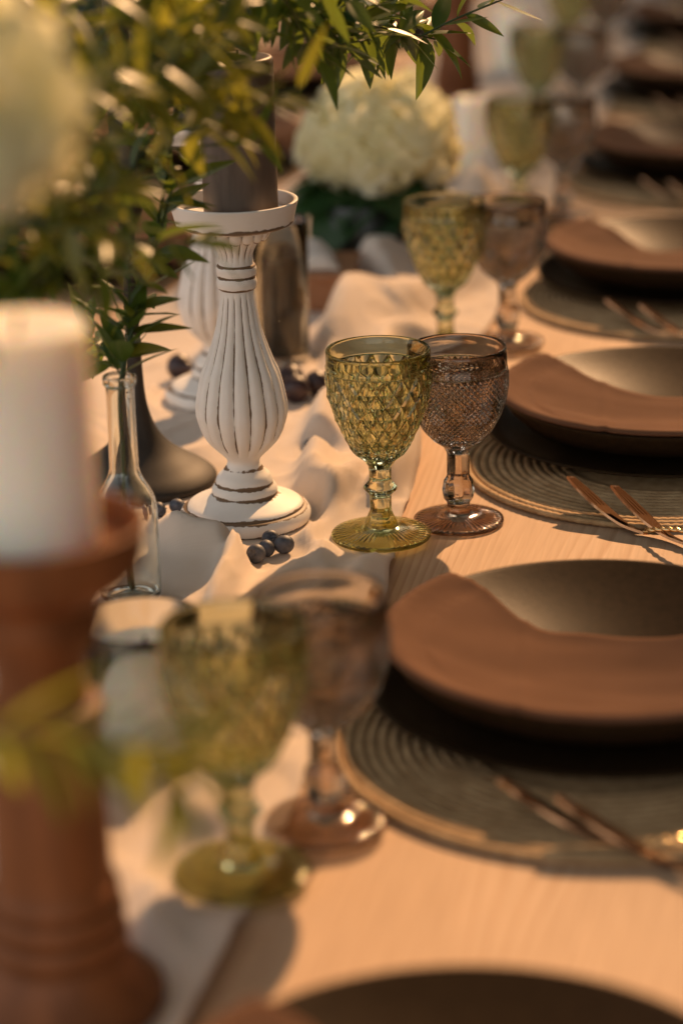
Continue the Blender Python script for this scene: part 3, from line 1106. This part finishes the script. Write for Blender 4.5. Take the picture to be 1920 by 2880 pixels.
def wood_stick(loc, rz, label, group):
    t = thing('wooden_candlestick', label, 'candlestick', loc, rz, group)
    m = M['wood']
    base = interp([(0.0, 0.0545), (0.003, 0.0565), (0.010, 0.0560), (0.014, 0.0520), (0.016, 0.0500), (0.024, 0.0430), (0.034, 0.0375), (0.037, 0.0335), (0.0385, 0.0365), (0.044, 0.0385), (0.049, 0.0365), (0.051, 0.0325),
                   (0.053, 0.0355), (0.058, 0.0372), (0.063, 0.0355), (0.065, 0.0315), (0.067, 0.0340), (0.071, 0.0350), (0.075, 0.0335), (0.077, 0.0318)], 4)
    v, f = lathe(base, 72, None, True)
    ob('base', mesh('base', v, f, m), t)
    c_ = interp([(0.077, 0.0318), (0.085, 0.0310), (0.105, 0.0308), (0.130, 0.0298), (0.150, 0.0278), (0.160, 0.0262), (0.165, 0.0262), (0.1665, 0.0310), (0.173, 0.0335), (0.1795, 0.0310), (0.181, 0.0255), (0.183, 0.0250)], 4)
    v, f = lathe(c_, 72)
    ob('column', mesh('column', v, f, m), t)
    n_ = interp([(0.183, 0.0250), (0.195, 0.0235), (0.208, 0.0265), (0.218, 0.0310), (0.226, 0.0335), (0.232, 0.0330), (0.238, 0.0340)], 4)
    v, f = lathe(n_, 72)
    ob('neck', mesh('neck', v, f, m), t)
    d_ = interp([(0.238, 0.0340), (0.244, 0.0430), (0.252, 0.0530), (0.258, 0.0565), (0.270, 0.0585), (0.277, 0.0590), (0.2785, 0.0580), (0.2775, 0.0545), (0.272, 0.0525), (0.2665, 0.0490), (0.2660, 0.0)], 4)
    v, f = lathe(d_, 72)
    ob('dish', mesh('dish', v, f, m), t)
    return t
wst = wood_stick((-0.395, 1.098, ZC), 0, 'blurred reddish wooden candlestick in the left foreground', 'turned wooden candlesticks')
candle('pillar_candle', 'large cream pillar candle on the wooden candlestick in the left foreground', (-0.395, 1.098, ZC + 0.266), 0.0350, 0.116, M['cream_wax'], group='cream pillar candles')
dup(wst, (-0.62, 3.90, ZC), 1.0, 'blurred wooden candlestick far back behind the hydrangea')

def black_stick(loc, label, group):
    t = thing('black_candlestick', label, 'candlestick', loc, 0, group)
    p = interp([(0.0, 0.0670), (0.002, 0.0685), (0.006, 0.0680), (0.012, 0.0610), (0.020, 0.0480), (0.032, 0.0310), (0.046, 0.0190), (0.064, 0.0115), (0.085, 0.0080), (0.12, 0.0066)], 5)
    v, f = lathe(p, 64, None, True)
    ob('base', mesh('base', v, f, M['black_metal']), t)
    p = interp([(0.12, 0.0066), (0.17, 0.0060), (0.22, 0.0062), (0.236, 0.0075)], 3)
    v, f = lathe(p, 32)
    ob('stem', mesh('stem', v, f, M['black_metal']), t)
    p = [(0.236, 0.0075), (0.240, 0.012), (0.246, 0.0145), (0.262, 0.0150), (0.263, 0.0135), (0.250, 0.0125), (0.249, 0.0)]
    v, f = lathe(p, 32)
    ob('cup', mesh('cup', v, f, M['black_metal']), t)
    return t
bs = black_stick((-0.603, 1.975, ZC), 'black metal taper holder with a wide trumpet foot, left of the white candlestick', 'black taper holders')
candle('taper_candle', 'dark grey green taper candle in the black holder behind the leaves', (-0.603, 1.975, ZC + 0.2495), 0.0112, 0.25, M['dark_wax'], dent=False)

# ------------------------------------------------------------------ glassware on the runner
def bottle(loc, label, s=1.0):
    t = thing('glass_bottle', label, 'bottle', loc, 0, 'clear bottles used as bud vases')
    outer = interp([(0.001, 0.018), (0.0, 0.020), (0.003, 0.0232), (0.010, 0.0240), (0.040, 0.0240), (0.072, 0.0238), (0.085, 0.0215), (0.096, 0.0155), (0.104, 0.0120), (0.115, 0.0112), (0.150, 0.0108), (0.172, 0.0110), (0.174, 0.0126), (0.1795, 0.0128), (0.181, 0.0118)], 3)
    inner = interp([(0.180, 0.0098), (0.172, 0.0092), (0.150, 0.0090), (0.115, 0.0093), (0.104, 0.0100), (0.096, 0.0135), (0.085, 0.0195), (0.072, 0.0220), (0.040, 0.0222), (0.010, 0.0222), (0.006, 0.0200), (0.005, 0.010)], 3)
    v, f = lathe(outer + inner, 48, None, True, True)
    ob('body', mesh('body', v, f, M['clear_glass']), t)
    t.scale = (s, s, s)
    return t
bt = bottle((-0.530, 1.695, ZC), 'clear glass bottle with a long neck holding a leafy stem')

def tumbler(name, label, loc, r, h, m, group=None):
    t = thing(name, label, 'glass', loc, 0, group)
    p = [(0.001, r * 0.80), (0.0, r * 0.86), (0.003, r * 0.93), (h * 0.4, r * 0.97), (h - 0.002, r), (h, r * 0.985), (h - 0.001, r * 0.955), (h * 0.4, r * 0.925), (0.012, r * 0.88), (0.008, r * 0.75)]
    v, f = lathe(p, 64, None, True, True)
    ob('wall', mesh('wall', v, f, m), t)
    return t
tumbler('votive_glass', 'clear glass votive holder behind the nearest green goblet', (-0.437, 1.416, ZC), 0.042, 0.098, M['clear_glass'])
candle('votive_candle', 'cream candle inside the clear votive glass', (-0.437, 1.416, ZC + 0.0082), 0.031, 0.072, M['cream_wax'], group='cream pillar candles')
tumbler('hurricane_glass', 'smoky glass cylinder behind the white candlestick', (-0.566, 2.386, ZC), 0.0300, 0.150, M['smoke_glass'])
candle('pillar_candle', 'dark brown candle inside the smoky glass cylinder', (-0.566, 2.386, ZC + 0.0082), 0.0215, 0.100, M['taupe_wax'], group='taupe pillar candles')

# far candles
candle('pillar_candle', 'blurred cream candle standing right of the pale hydrangea', (-0.515, 3.398, ZC), 0.030, 0.105, M['cream_wax'], group='cream pillar candles')
candle('pillar_candle', 'faint cream candle far down the runner near the top of the picture', (-0.585, 4.33, ZC), 0.034, 0.105, M['cream_wax'], group='cream pillar candles')

candle('pillar_candle', 'small hazy cream candle at the top edge beside the far goblets', (-0.500, 4.66, ZC), 0.034, 0.105, M['cream_wax'], group='cream pillar candles')

# wooden box with a rumpled cream cloth on it
wb = thing('wooden_box', 'small reddish wooden box on the runner behind the white candlestick', 'box', (-0.600, 2.640, ZC), 0.10)
v, f = box(-0.085, 0.060, -0.058, 0.058, 0.0, 0.036, 0.002)
ob('body', mesh('body', v, f, M['box_wood'], False), wb)
v, f = box(-0.088, 0.063, -0.061, 0.061, 0.0362, 0.042, 0.0015)
ob('lid', mesh('lid', v, f, M['box_wood'], False), wb)
v, f = [], []
nu, nv = 30, 24
for i in range(nu + 1):
    for j in range(nv + 1):
        x, y = (i / nu - 0.5) * 0.10, (j / nv - 0.5) * 0.085
        e = max(0.0, 1 - (2 * x / 0.10) ** 4) * max(0.0, 1 - (2 * y / 0.085) ** 4)
        z = 0.004 + e * (0.020 + 0.012 * noise.noise(Vector((x * 40, y * 40, 2))) + 0.006 * noise.noise(Vector((x * 90, y * 80, 7))))
        v.append((x, y, z))
for i in range(nu):
    for j in range(nv):
        q = i * (nv + 1) + j
        f.append((q, q + nv + 1, q + nv + 2, q + 1))
o = ob('folded_cloth', mesh('folded_cloth', v, f, M['cream_cloth']), None, (-0.610, 2.635, ZC + 0.0405), (0, 0, 0.3))
sd_ = o.modifiers.new('thickness', 'SOLIDIFY')
sd_.thickness = 0.003
tag(o, 'rumpled cream cloth lying on the small wooden box', 'cloth')
o2 = o.copy()
col.objects.link(o2)
o2.location = (-0.462, 3.235, ZC + 0.0005)
o2.rotation_euler = (0, 0, 1.2)
tag(o2, 'bright crumpled cream cloth beyond the second pair of blurred goblets', 'cloth')

# ------------------------------------------------------------------ berries and figs
def sphere_vf(r, seg=20, rings=12, sq=1.0, dent=0.0):
    v, f = [], []
    for i in range(rings + 1):
        th = PI * i / rings
        for k in range(seg):
            a = 2 * PI * k / seg
            z = math.cos(th) * r * sq
            rr = math.sin(th) * r
            if dent and th < 0.55:
                z -= dent * (1 - th / 0.55) ** 1.2
            v.append((rr * math.cos(a), rr * math.sin(a), z))
    for i in range(rings):
        for k in range(seg):
            k2 = (k + 1) % seg
            f.append((i * seg + k, (i + 1) * seg + k, (i + 1) * seg + k2, i * seg + k2))
    return v, f
bv_, bf_ = sphere_vf(0.0074, 22, 14, 0.90, 0.0013)
skin = mesh('skin', bv_, bf_, M['berry'])
cv, cf = [], []
for k in range(5):
    a = 2 * PI * k / 5
    for da, rr, zz in ((-0.5, 0.0018, 0.0060), (0.5, 0.0018, 0.0060), (0.0, 0.0036, 0.0074), (-0.5, 0.0022, 0.0052), (0.5, 0.0022, 0.0052)):
        cv.append((rr * math.cos(a + da), rr * math.sin(a + da), zz))
    o_ = k * 5
    cf += [(o_, o_ + 1, o_ + 2), (o_ + 3, o_ + 2, o_ + 4), (o_, o_ + 2, o_ + 3), (o_ + 1, o_ + 4, o_ + 2)]
crown = mesh('crown', cv, cf, M['berry'], False)
BER = [(-0.448, 1.824, 1.0, (0.9, 0.2, 0.3), 'blueberry at the back left of the cluster of four by the candlestick foot'),
       (-0.433, 1.809, 1.15, (-0.5, 0.6, 1.2), 'largest blueberry at the right of the cluster of four, crown showing'),
       (-0.446, 1.801, 0.98, (1.3, 0.5, 2.2), 'blueberry in the middle of the cluster of four'),
       (-0.451, 1.785, 1.1, (1.0, -0.8, 0.2), 'front blueberry of the cluster of four, against the fold of cloth'),
       (-0.546, 1.893, 1.0, (-0.4, 0.5, 0.4), 'blueberry sitting just left of the white candlestick foot'),
       (-0.560, 1.884, 0.92, (0.6, 1.0, 1.0), 'darker blueberry half hidden behind the clear bottle'),
       (-0.468, 2.075, 1.0, (0.8, 0.6, 0.5), 'lone blueberry on the runner left of the sharp green goblet')]
for x, y, s, rot, lb in BER:
    t = thing('blueberry', lb, 'blueberry', (x, y, ZC + 0.0070 * s), 0, 'blueberries scattered on the runner')
    t.rotation_euler = rot
    t.scale = (s, s, s)
    ob('skin', skin, t)
    ob('crown', crown, t)
fv, ff = [], []
fp = interp([(-0.0155, 0.0), (-0.0150, 0.006), (-0.010, 0.0145), (0.0, 0.0175), (0.009, 0.0135), (0.016, 0.0065), (0.021, 0.0032), (0.025, 0.0028), (0.0255, 0.0)], 4)
fv, ff = lathe([(h, max(r, 0.0)) for h, r in fp], 24, lambda h, r, a: (h, r * (1 + 0.02 * math.cos(8 * a))))
figm = mesh('fig', fv, ff, M['fig'])
for x, y, dz, s, rot, lb in ((-0.532, 2.275, 0.0165, 0.78, (1.3, 0.2, 0.5), 'dark purple fig at the back of the pile left of the green goblet rim'),
                             (-0.502, 2.262, 0.0165, 0.74, (1.5, 0.1, 2.2), 'dark purple fig at the right of the pile left of the green goblet rim'),
                             (-0.518, 2.235, 0.0165, 0.80, (1.4, -0.3, 3.6), 'dark purple fig at the front of the pile left of the green goblet rim'),
                             (-0.654, 2.301, 0.0165, 0.78, (1.4, 0.0, 1.0), 'dark fig alone behind the leaves, left of the rear candlestick')):
    o = ob('fig', figm, None, (x, y, ZC + dz * s), rot, s)
    tag(o, lb, 'fig', 'dark figs on the runner')

# ------------------------------------------------------------------ leaves and branches
def leaf_mesh(name, m, L, W, curl=0.12, fold=0.25):
    v, f = [], []
    n_ = 9
    for i in range(n_ + 1):
        u = i / n_
        wv = W * (math.sin(PI * min(1.0, u ** 0.75)) ** 0.85) * (1 - 0.15 * u)
        if i == 0:
            wv = W * 0.06
        if i == n_:
            wv = W * 0.01
        z = -curl * L * u * u
        for q in (-1, -0.5, 0, 0.5, 1):
            v.append((L * u, q * wv, z + abs(q) * wv * fold))
    for i in range(n_):
        for q in range(4):
            a = i * 5 + q
            f.append((a, a + 5, a + 6, a + 1))
    return mesh(name, v, f, m)

LV = {k: [leaf_mesh('leaf', M[k], 0.040, 0.0062, 0.10, 0.25), leaf_mesh('leaf', M[k], 0.040, 0.0076, 0.25, 0.35), leaf_mesh('leaf', M[k], 0.040, 0.0052, -0.05, 0.15)]
      for k in ('leaf', 'leaf_olive')}

def aim(d, spin):
    """rotation that lays a leaf along d with its face mostly up"""
    x = d.normalized()
    u_ = Vector((0, 0, 1))
    y = u_.cross(x)
    if y.length < 0.05:
        y = Vector((0, 1, 0)).cross(x)
    y.normalize()
    z = x.cross(y)
    m_ = Matrix((x, y, z)).transposed() @ Matrix.Rotation(spin, 3, 'X')
    return m_.to_euler()

def branch(label, pts, m, n, u0=0.1, size=(0.9, 1.4), seed=0, r0=0.0018, cat='branch', name='leafy_branch', group='leafy branches of the centrepiece', twigs=0, droop=0.15):
    rnd = random.Random(seed)
    t = thing(name, label, cat, pts[0], 0, group)
    o0 = Vector(pts[0])
    path = [Vector(p) - o0 for p in interp(pts, 8)]
    sv, sf = tube(path, [r0 * (1 - 0.7 * i / len(path)) for i in range(len(path))], 6)
    paths = [(path, u0)]
    for q in range(twigs):
        u = rnd.uniform(max(u0, 0.25), 0.95)
        i = int(u * (len(path) - 1))
        d = (path[min(i + 1, len(path) - 1)] - path[max(i - 1, 0)]).normalized()
        side = Vector((rnd.uniform(-1, 1), rnd.uniform(-1, 1), rnd.uniform(0.0, 1.0)))
        side = (side - d * side.dot(d)).normalized()
        L = rnd.uniform(0.05, 0.10)
        a = path[i]
        tw = [a, a + (d * 0.5 + side * 0.6) * L * 0.5, a + (d * 0.6 + side * 0.8) * L + Vector((0, 0, -0.006))]
        tw = [Vector(p) for p in interp([tuple(p) for p in tw], 5)]
        a_, b_ = tube(tw, 0.0009, 5)
        off = len(sv)
        sv += a_
        sf += [tuple(k + off for k in p) for p in b_]
        paths.append((tw, 0.15))
    ob('stem', mesh('stem', sv, sf, M['stem']), t)
    tot = sum((len(p) if k == 0 else len(p) * 1.3) for k, (p, _) in enumerate(paths))
    for k, (p, us) in enumerate(paths):
        cnt = max(3, int(n * (len(p) if k == 0 else len(p) * 1.3) / tot))
        ph = rnd.uniform(0, 6)
        for q in range(cnt):
            u = us + (1 - us) * (q + 0.5 * rnd.random()) / cnt
            fi = u * (len(p) - 1)
            i = min(int(fi), len(p) - 2)
            pos = p[i].lerp(p[i + 1], fi - i)
            d = (p[i + 1] - p[i]).normalized()
            a = ph + q * 2.4
            e1 = d.cross(Vector((0.2, 0.3, 1))).normalized()
            e2 = d.cross(e1)
            out = e1 * math.cos(a) + e2 * math.sin(a)
            dr = (d * rnd.uniform(0.35, 0.9) + out * rnd.uniform(0.6, 1.0) + Vector((0, 0, -droop))).normalized()
            s = rnd.uniform(*size)
            ob('leaf', rnd.choice(LV[m]), t, pos, aim(dr, rnd.uniform(-0.7, 0.7)), s)
    return t

def W_(x, y, z):
    return (x, y, T + z)
# stems standing in the clear bottle, in fair focus
branch('fairly sharp stem of deep green leaves rising from the clear glass bottle', [W_(-0.527, 1.690, 0.014), W_(-0.530, 1.695, 0.12), W_(-0.529, 1.697, 0.185), W_(-0.518, 1.737, 0.247), W_(-0.492, 1.740, 0.326)], 'leaf', 66, 0.50, (0.95, 1.4), 3, 0.0022, 'flower', 'leafy_branch', twigs=2)
branch('arching branch reaching right across the taupe candle', [W_(-0.531, 1.698, 0.014), W_(-0.531, 1.697, 0.12), W_(-0.528, 1.700, 0.185), W_(-0.505, 1.740, 0.30), W_(-0.463, 1.717, 0.43), W_(-0.407, 1.827, 0.437), W_(-0.36, 1.935, 0.412), W_(-0.331, 1.995, 0.395)],
       'leaf', 120, 0.42, (0.9, 1.35), 5, 0.0022, twigs=9)

# tall vase out of view at left that carries the big arrangement
tv = thing('glass_vase', 'tall clear glass vase at the left edge holding branches and a white hydrangea', 'vase', (-0.69, 1.36, ZC))
p = [(0.001, 0.045), (0.0, 0.050), (0.004, 0.054), (0.10, 0.050), (0.20, 0.046), (0.235, 0.050), (0.237, 0.0485), (0.20, 0.0435), (0.10, 0.0475), (0.012, 0.050), (0.009, 0.04)]
v, f = lathe(p, 64, None, True, True)
ob('wall', mesh('wall', v, f, M['clear_glass']), tv)

V0 = (-0.69, 1.36)
def vstart(dx, dy):
    return [W_(V0[0] - dx * 0.5, V0[1] - dy * 0.5, 0.03), W_(V0[0] + dx, V0[1] + dy, 0.235)]
BR = [
    ('olive branch leaning right over the cream candle, heavily blurred', [W_(-0.492, 1.351, 0.367), W_(-0.457, 1.415, 0.375), W_(-0.42, 1.487, 0.403), W_(-0.388, 1.535, 0.410)], 'leaf_olive', 70, 21, 7),
    ('olive branch across the top left, in front of the dark taper', [W_(-0.499, 1.44, 0.468), W_(-0.449, 1.498, 0.451), W_(-0.435, 1.53, 0.455)], 'leaf_olive', 70, 22, 7),
    ('low drooping branch of dark leaves above the bottle neck', [W_(-0.545, 1.444, 0.30), W_(-0.493, 1.444, 0.323), W_(-0.468, 1.512, 0.340)], 'leaf', 65, 23, 6),
    ('dark leafy branch crossing right in front of the white bloom', [W_(-0.47, 1.345, 0.429), W_(-0.439, 1.382, 0.422)], 'leaf_olive', 45, 24, 4),
    ('golden spray of small leaves crossing the upper half of the taupe candle', [W_(-0.48, 1.40, 0.43), W_(-0.425, 1.44, 0.442), W_(-0.400, 1.47, 0.447), W_(-0.382, 1.49, 0.444)], 'leaf_olive', 50, 34, 5),
    ('dark spray of leaves hanging between the taupe candle and the pale hydrangea', [W_(-0.48, 1.66, 0.475), W_(-0.415, 1.735, 0.470), W_(-0.400, 1.773, 0.438), W_(-0.392, 1.797, 0.408)], 'leaf', 60, 35, 5),
    ('upper branch reaching the top edge before the taupe candle', [W_(-0.56, 1.55, 0.40), W_(-0.511, 1.661, 0.479), W_(-0.463, 1.73, 0.464), W_(-0.425, 1.79, 0.452)], 'leaf', 90, 25, 8),
    ('branch of dark leaves rising steeply behind the cream candle', [W_(-0.542, 1.478, 0.296), W_(-0.517, 1.546, 0.322), W_(-0.495, 1.615, 0.35), W_(-0.481, 1.686, 0.39), W_(-0.485, 1.757, 0.439)], 'leaf', 110, 26, 9),
    ('leafy spray hanging before the pale hydrangea at the top', [W_(-0.50, 1.62, 0.455), W_(-0.441, 1.771, 0.455), W_(-0.402, 1.822, 0.435), W_(-0.385, 1.869, 0.41)], 'leaf', 60, 27, 4),
    ('short dark spray beside the lower edge of the white bloom', [W_(-0.56, 1.42, 0.31), W_(-0.50, 1.47, 0.355), W_(-0.475, 1.50, 0.36)], 'leaf', 60, 28, 5),
]
for i, (lb, pts, m, n_, sd2, tw) in enumerate(BR):
    a = 2 * PI * i / len(BR)
    branch(lb, vstart(0.03 * math.cos(a), 0.03 * math.sin(a)) + pts, m, int(n_ * 1.25), 0.38, (0.7, 1.2), sd2, 0.0024, twigs=tw)
branch('yellow green leaves drooping across the wooden candlestick in the left foreground', vstart(0.02, -0.035) + [W_(-0.55, 1.10, 0.30), W_(-0.41, 0.90, 0.285), W_(-0.348, 0.882, 0.268), W_(-0.297, 0.901, 0.258), W_(-0.270, 0.921, 0.241)], 'leaf_olive', 22, 0.66, (1.0, 1.5), 31, 0.0022, twigs=0)

# ------------------------------------------------------------------ hydrangeas
def floret_mesh(m):
    v, f = [], []
    for k in range(4):
        a = PI / 2 * k
        ca, sa = math.cos(a), math.sin(a)
        o_ = len(v)
        for px, py, pz in ((0.0005, 0, 0), (0.005, -0.0048, 0.0012), (0.0065, 0, 0.0018), (0.005, 0.0048, 0.0012), (0.0105, -0.0042, 0.0012), (0.0118, 0, 0.0006), (0.0105, 0.0042, 0.0012)):
            v.append((px * ca - py * sa, px * sa + py * ca, pz))
        f += [(o_, o_ + 1, o_ + 2), (o_, o_ + 2, o_ + 3), (o_ + 1, o_ + 4, o_ + 5, o_ + 2), (o_ + 2, o_ + 5, o_ + 6, o_ + 3)]
    return mesh('floret', v, f, m)
FLO = {k: floret_mesh(M[k]) for k in ('petal', 'petal_white')}
big = {}
def big_leaf(m='leaf_dark'):
    if m not in big:
        big[m] = leaf_mesh('leaf', M[m], 0.10, 0.032, 0.35, 0.18)
    return big[m]

def hydrangea(label, c, r, base, m, n, seed, leaves=4, ls=1.0, scale=1.0, lumpy=0.22):
    rnd = random.Random(seed)
    t = thing('hydrangea', label, 'flower', base, 0, 'hydrangea heads of the centrepiece')
    o0 = Vector(base)
    cc = Vector(c) - o0
    mid = cc * 0.5 + Vector((0.004, 0.006, 0))
    sv, sf = tube([Vector(q) for q in interp([(0, 0, 0), tuple(mid), tuple(cc)], 6)], 0.0032, 7)
    # flower stalks inside the head
    for k in range(n):
        z = 1 - 1.72 * (k + 0.5) / n
        a = k * 2.39996
        q = math.sqrt(max(0, 1 - z * z))
        d = Vector((q * math.cos(a), q * math.sin(a), z))
        bump_ = 1 + lumpy * noise.noise(d * 1.9 + Vector((seed, 0, 0))) + rnd.uniform(-0.12, 0.08)
        p = cc + Vector((d.x * r, d.y * r, d.z * r * 0.82)) * bump_
        dd = (d + Vector((rnd.uniform(-1, 1), rnd.uniform(-1, 1), rnd.uniform(-1, 1))) * 0.6).normalized()
        o = ob('floret', FLO[m], t, p, dd.to_track_quat('Z', 'Y').to_euler(), rnd.uniform(0.85, 1.25) * scale)
        if k % 6 == 0:
            a_, b_ = tube([cc + Vector((0, 0, -r * 0.5)), p - d * 0.001], 0.0007, 4)
            off = len(sv)
            sv += a_
            sf += [tuple(i + off for i in pp) for pp in b_]
    ob('stem', mesh('stem', sv, sf, M['stem']), t)
    for k in range(leaves):
        a = R(165) + R(200) * (k + 0.5) / leaves + rnd.uniform(-0.15, 0.15)
        d = Vector((math.cos(a), math.sin(a), rnd.uniform(-0.35, 0.15)))
        ob('leaf', big_leaf(), t, cc * 0.78 - Vector((0, 0, r * 0.35 * rnd.random())), aim(d, rnd.uniform(-0.5, 0.5)), ls * rnd.uniform(0.8, 1.15))
    return t

# dark vase holding the central bloom
dv = thing('dark_vase', 'low dark vase under the pale green hydrangea', 'vase', (-0.562, 2.810, ZC))
p = interp([(0.0, 0.038), (0.002, 0.042), (0.02, 0.050), (0.045, 0.053), (0.065, 0.047), (0.075, 0.043), (0.078, 0.042), (0.076, 0.039), (0.06, 0.042), (0.03, 0.044), (0.01, 0.036), (0.008, 0.0)], 3)
v, f = lathe([(h, max(0, r)) for h, r in p], 48, None, True)
ob('body', mesh('body', v, f, M['dark_glass']), dv)
hydrangea('pale green hydrangea head in the dark vase at the centre of the table', W_(-0.547, 2.860, 0.150), 0.084, W_(-0.562, 2.810, 0.020), 'petal', 230, 5, 12, 1.35, 1.9)
hydrangea('big white green hydrangea head blurred in the top left foreground', W_(-0.371, 0.948, 0.520), 0.047, W_(-0.69, 1.36, 0.03), 'petal_white', 200, 8, 3, 0.7, 1.9, 0.55)
# bottle and bloom far back
bt2 = dup(bt, (-0.60, 2.96, ZC), 0.4, 'clear bottle behind the pale green hydrangea')
hydrangea('white hydrangea head far back, seen through the leaves', W_(-0.60, 3.15, 0.33), 0.075, W_(-0.60, 2.96, 0.02), 'petal_white', 170, 12, 2, 0.6, 1.7)

# ------------------------------------------------------------------ unseen trees, added to darken what glass and glaze mirror;
# their crowns block the sky, with a gap shaped to let the sun through
rnd = random.Random(77)
SHADE = [(-0.05, 1.56, 0.11, 0.9), (-0.28, 3.10, 0.13, 0.9), (-0.33, 3.55, 0.16, 0.9), (-0.34, 4.40, 0.14, 0.8), (-0.30, 5.05, 0.15, 0.8), (-0.55, 4.75, 0.2, 0.8), (-0.55, 5.5, 0.3, 0.9), (-0.42, 3.65, 0.30, 0.5), (-0.45, 4.45, 0.32, 0.6), (-0.45, 5.35, 0.4, 0.8), (-0.75, 3.9, 0.3, 0.6), (-0.4, 6.2, 0.5, 0.8), (-0.80, 2.95, 0.22, 0.7), (-0.52, 3.65, 0.12, 0.6), (0.0, 2.55, 0.10, 0.7)]
v, f = [], []
def added_tree_leaf(c, L, W2):
    e1 = Vector((rnd.uniform(-1, 1), rnd.uniform(-1, 1), rnd.uniform(-1, 1))).normalized()
    e2 = e1.cross(Vector((rnd.uniform(-1, 1), rnd.uniform(-1, 1), rnd.uniform(-1, 1)))).normalized()
    o_ = len(v)
    v.extend([c - e1 * L, c + e2 * W2, c + e1 * L, c - e2 * W2])
    f.append((o_, o_ + 1, o_ + 2, o_ + 3))
for k in range(20000):
    a = rnd.uniform(-1.3, 1.3)
    d = rnd.uniform(12.0, 16.5)
    top = 12.5 + 2.0 * noise.noise(Vector((a * 5, 0, 0))) + 0.8 * noise.noise(Vector((a * 17, 3, 0)))
    z = top * rnd.random() ** 0.8
    c = Vector((d * math.sin(a), 2.0 + d * math.cos(a), z))
    hit = c - sdir * ((c.z - T) / sdir.z)
    if -1.35 < hit.x < 0.65 and -1.0 < hit.y < 7.8:
        continue
    if 0.45 < noise.noise(Vector((c.x * 0.45, c.y * 0.3, c.z * 0.6))):
        continue
    added_tree_leaf(c, rnd.uniform(0.28, 0.55), rnd.uniform(0.12, 0.24))
for k in range(7500):                        # unseen crowns added overhead to cut the sky light on the table
    c = Vector((rnd.uniform(-2.2, 9), rnd.uniform(-1.0, 13), 0))
    c.z = 5.6 + 1.2 * noise.noise(Vector((c.x * 0.3, c.y * 0.3, 5))) + rnd.uniform(0, 1.6)
    hit = c - sdir * ((c.z - T) / sdir.z)
    if -1.35 < hit.x < 0.65 and -1.0 < hit.y < 7.8:
        continue
    added_tree_leaf(c, rnd.uniform(0.22, 0.42), rnd.uniform(0.10, 0.2))
for k in range(5000):                        # the added belt turns round the right-hand side to cut fill light
    a = rnd.uniform(1.2, 2.5)
    d = rnd.uniform(8.0, 11.0)
    added_tree_leaf(Vector((d * math.sin(a), 2.0 + d * math.cos(a), 7.5 * rnd.random() ** 0.8)), rnd.uniform(0.28, 0.5), rnd.uniform(0.12, 0.22))
for sx, sy, sr, den in SHADE:                # loose leaves added in the gap to shade chosen spots of the table
    for k in range(int(den * 1.3 * PI * sr * sr / 0.0019)):
        a, q = rnd.uniform(0, 2 * PI), sr * math.sqrt(rnd.random())
        p0 = Vector((sx + q * math.cos(a), sy + q * math.sin(a) / math.sin(SUN_EL), T))
        c = p0 + sdir * rnd.uniform(13.5, 16.5)
        added_tree_leaf(c, rnd.uniform(0.05, 0.09), rnd.uniform(0.02, 0.035))
tag(ob('added_tree_line', mesh('added_tree_line', v, f, M['leaf_dark'], False)), 'unseen belt of dark trees added to dim reflections and dapple the sun', 'trees', kind='stuff')
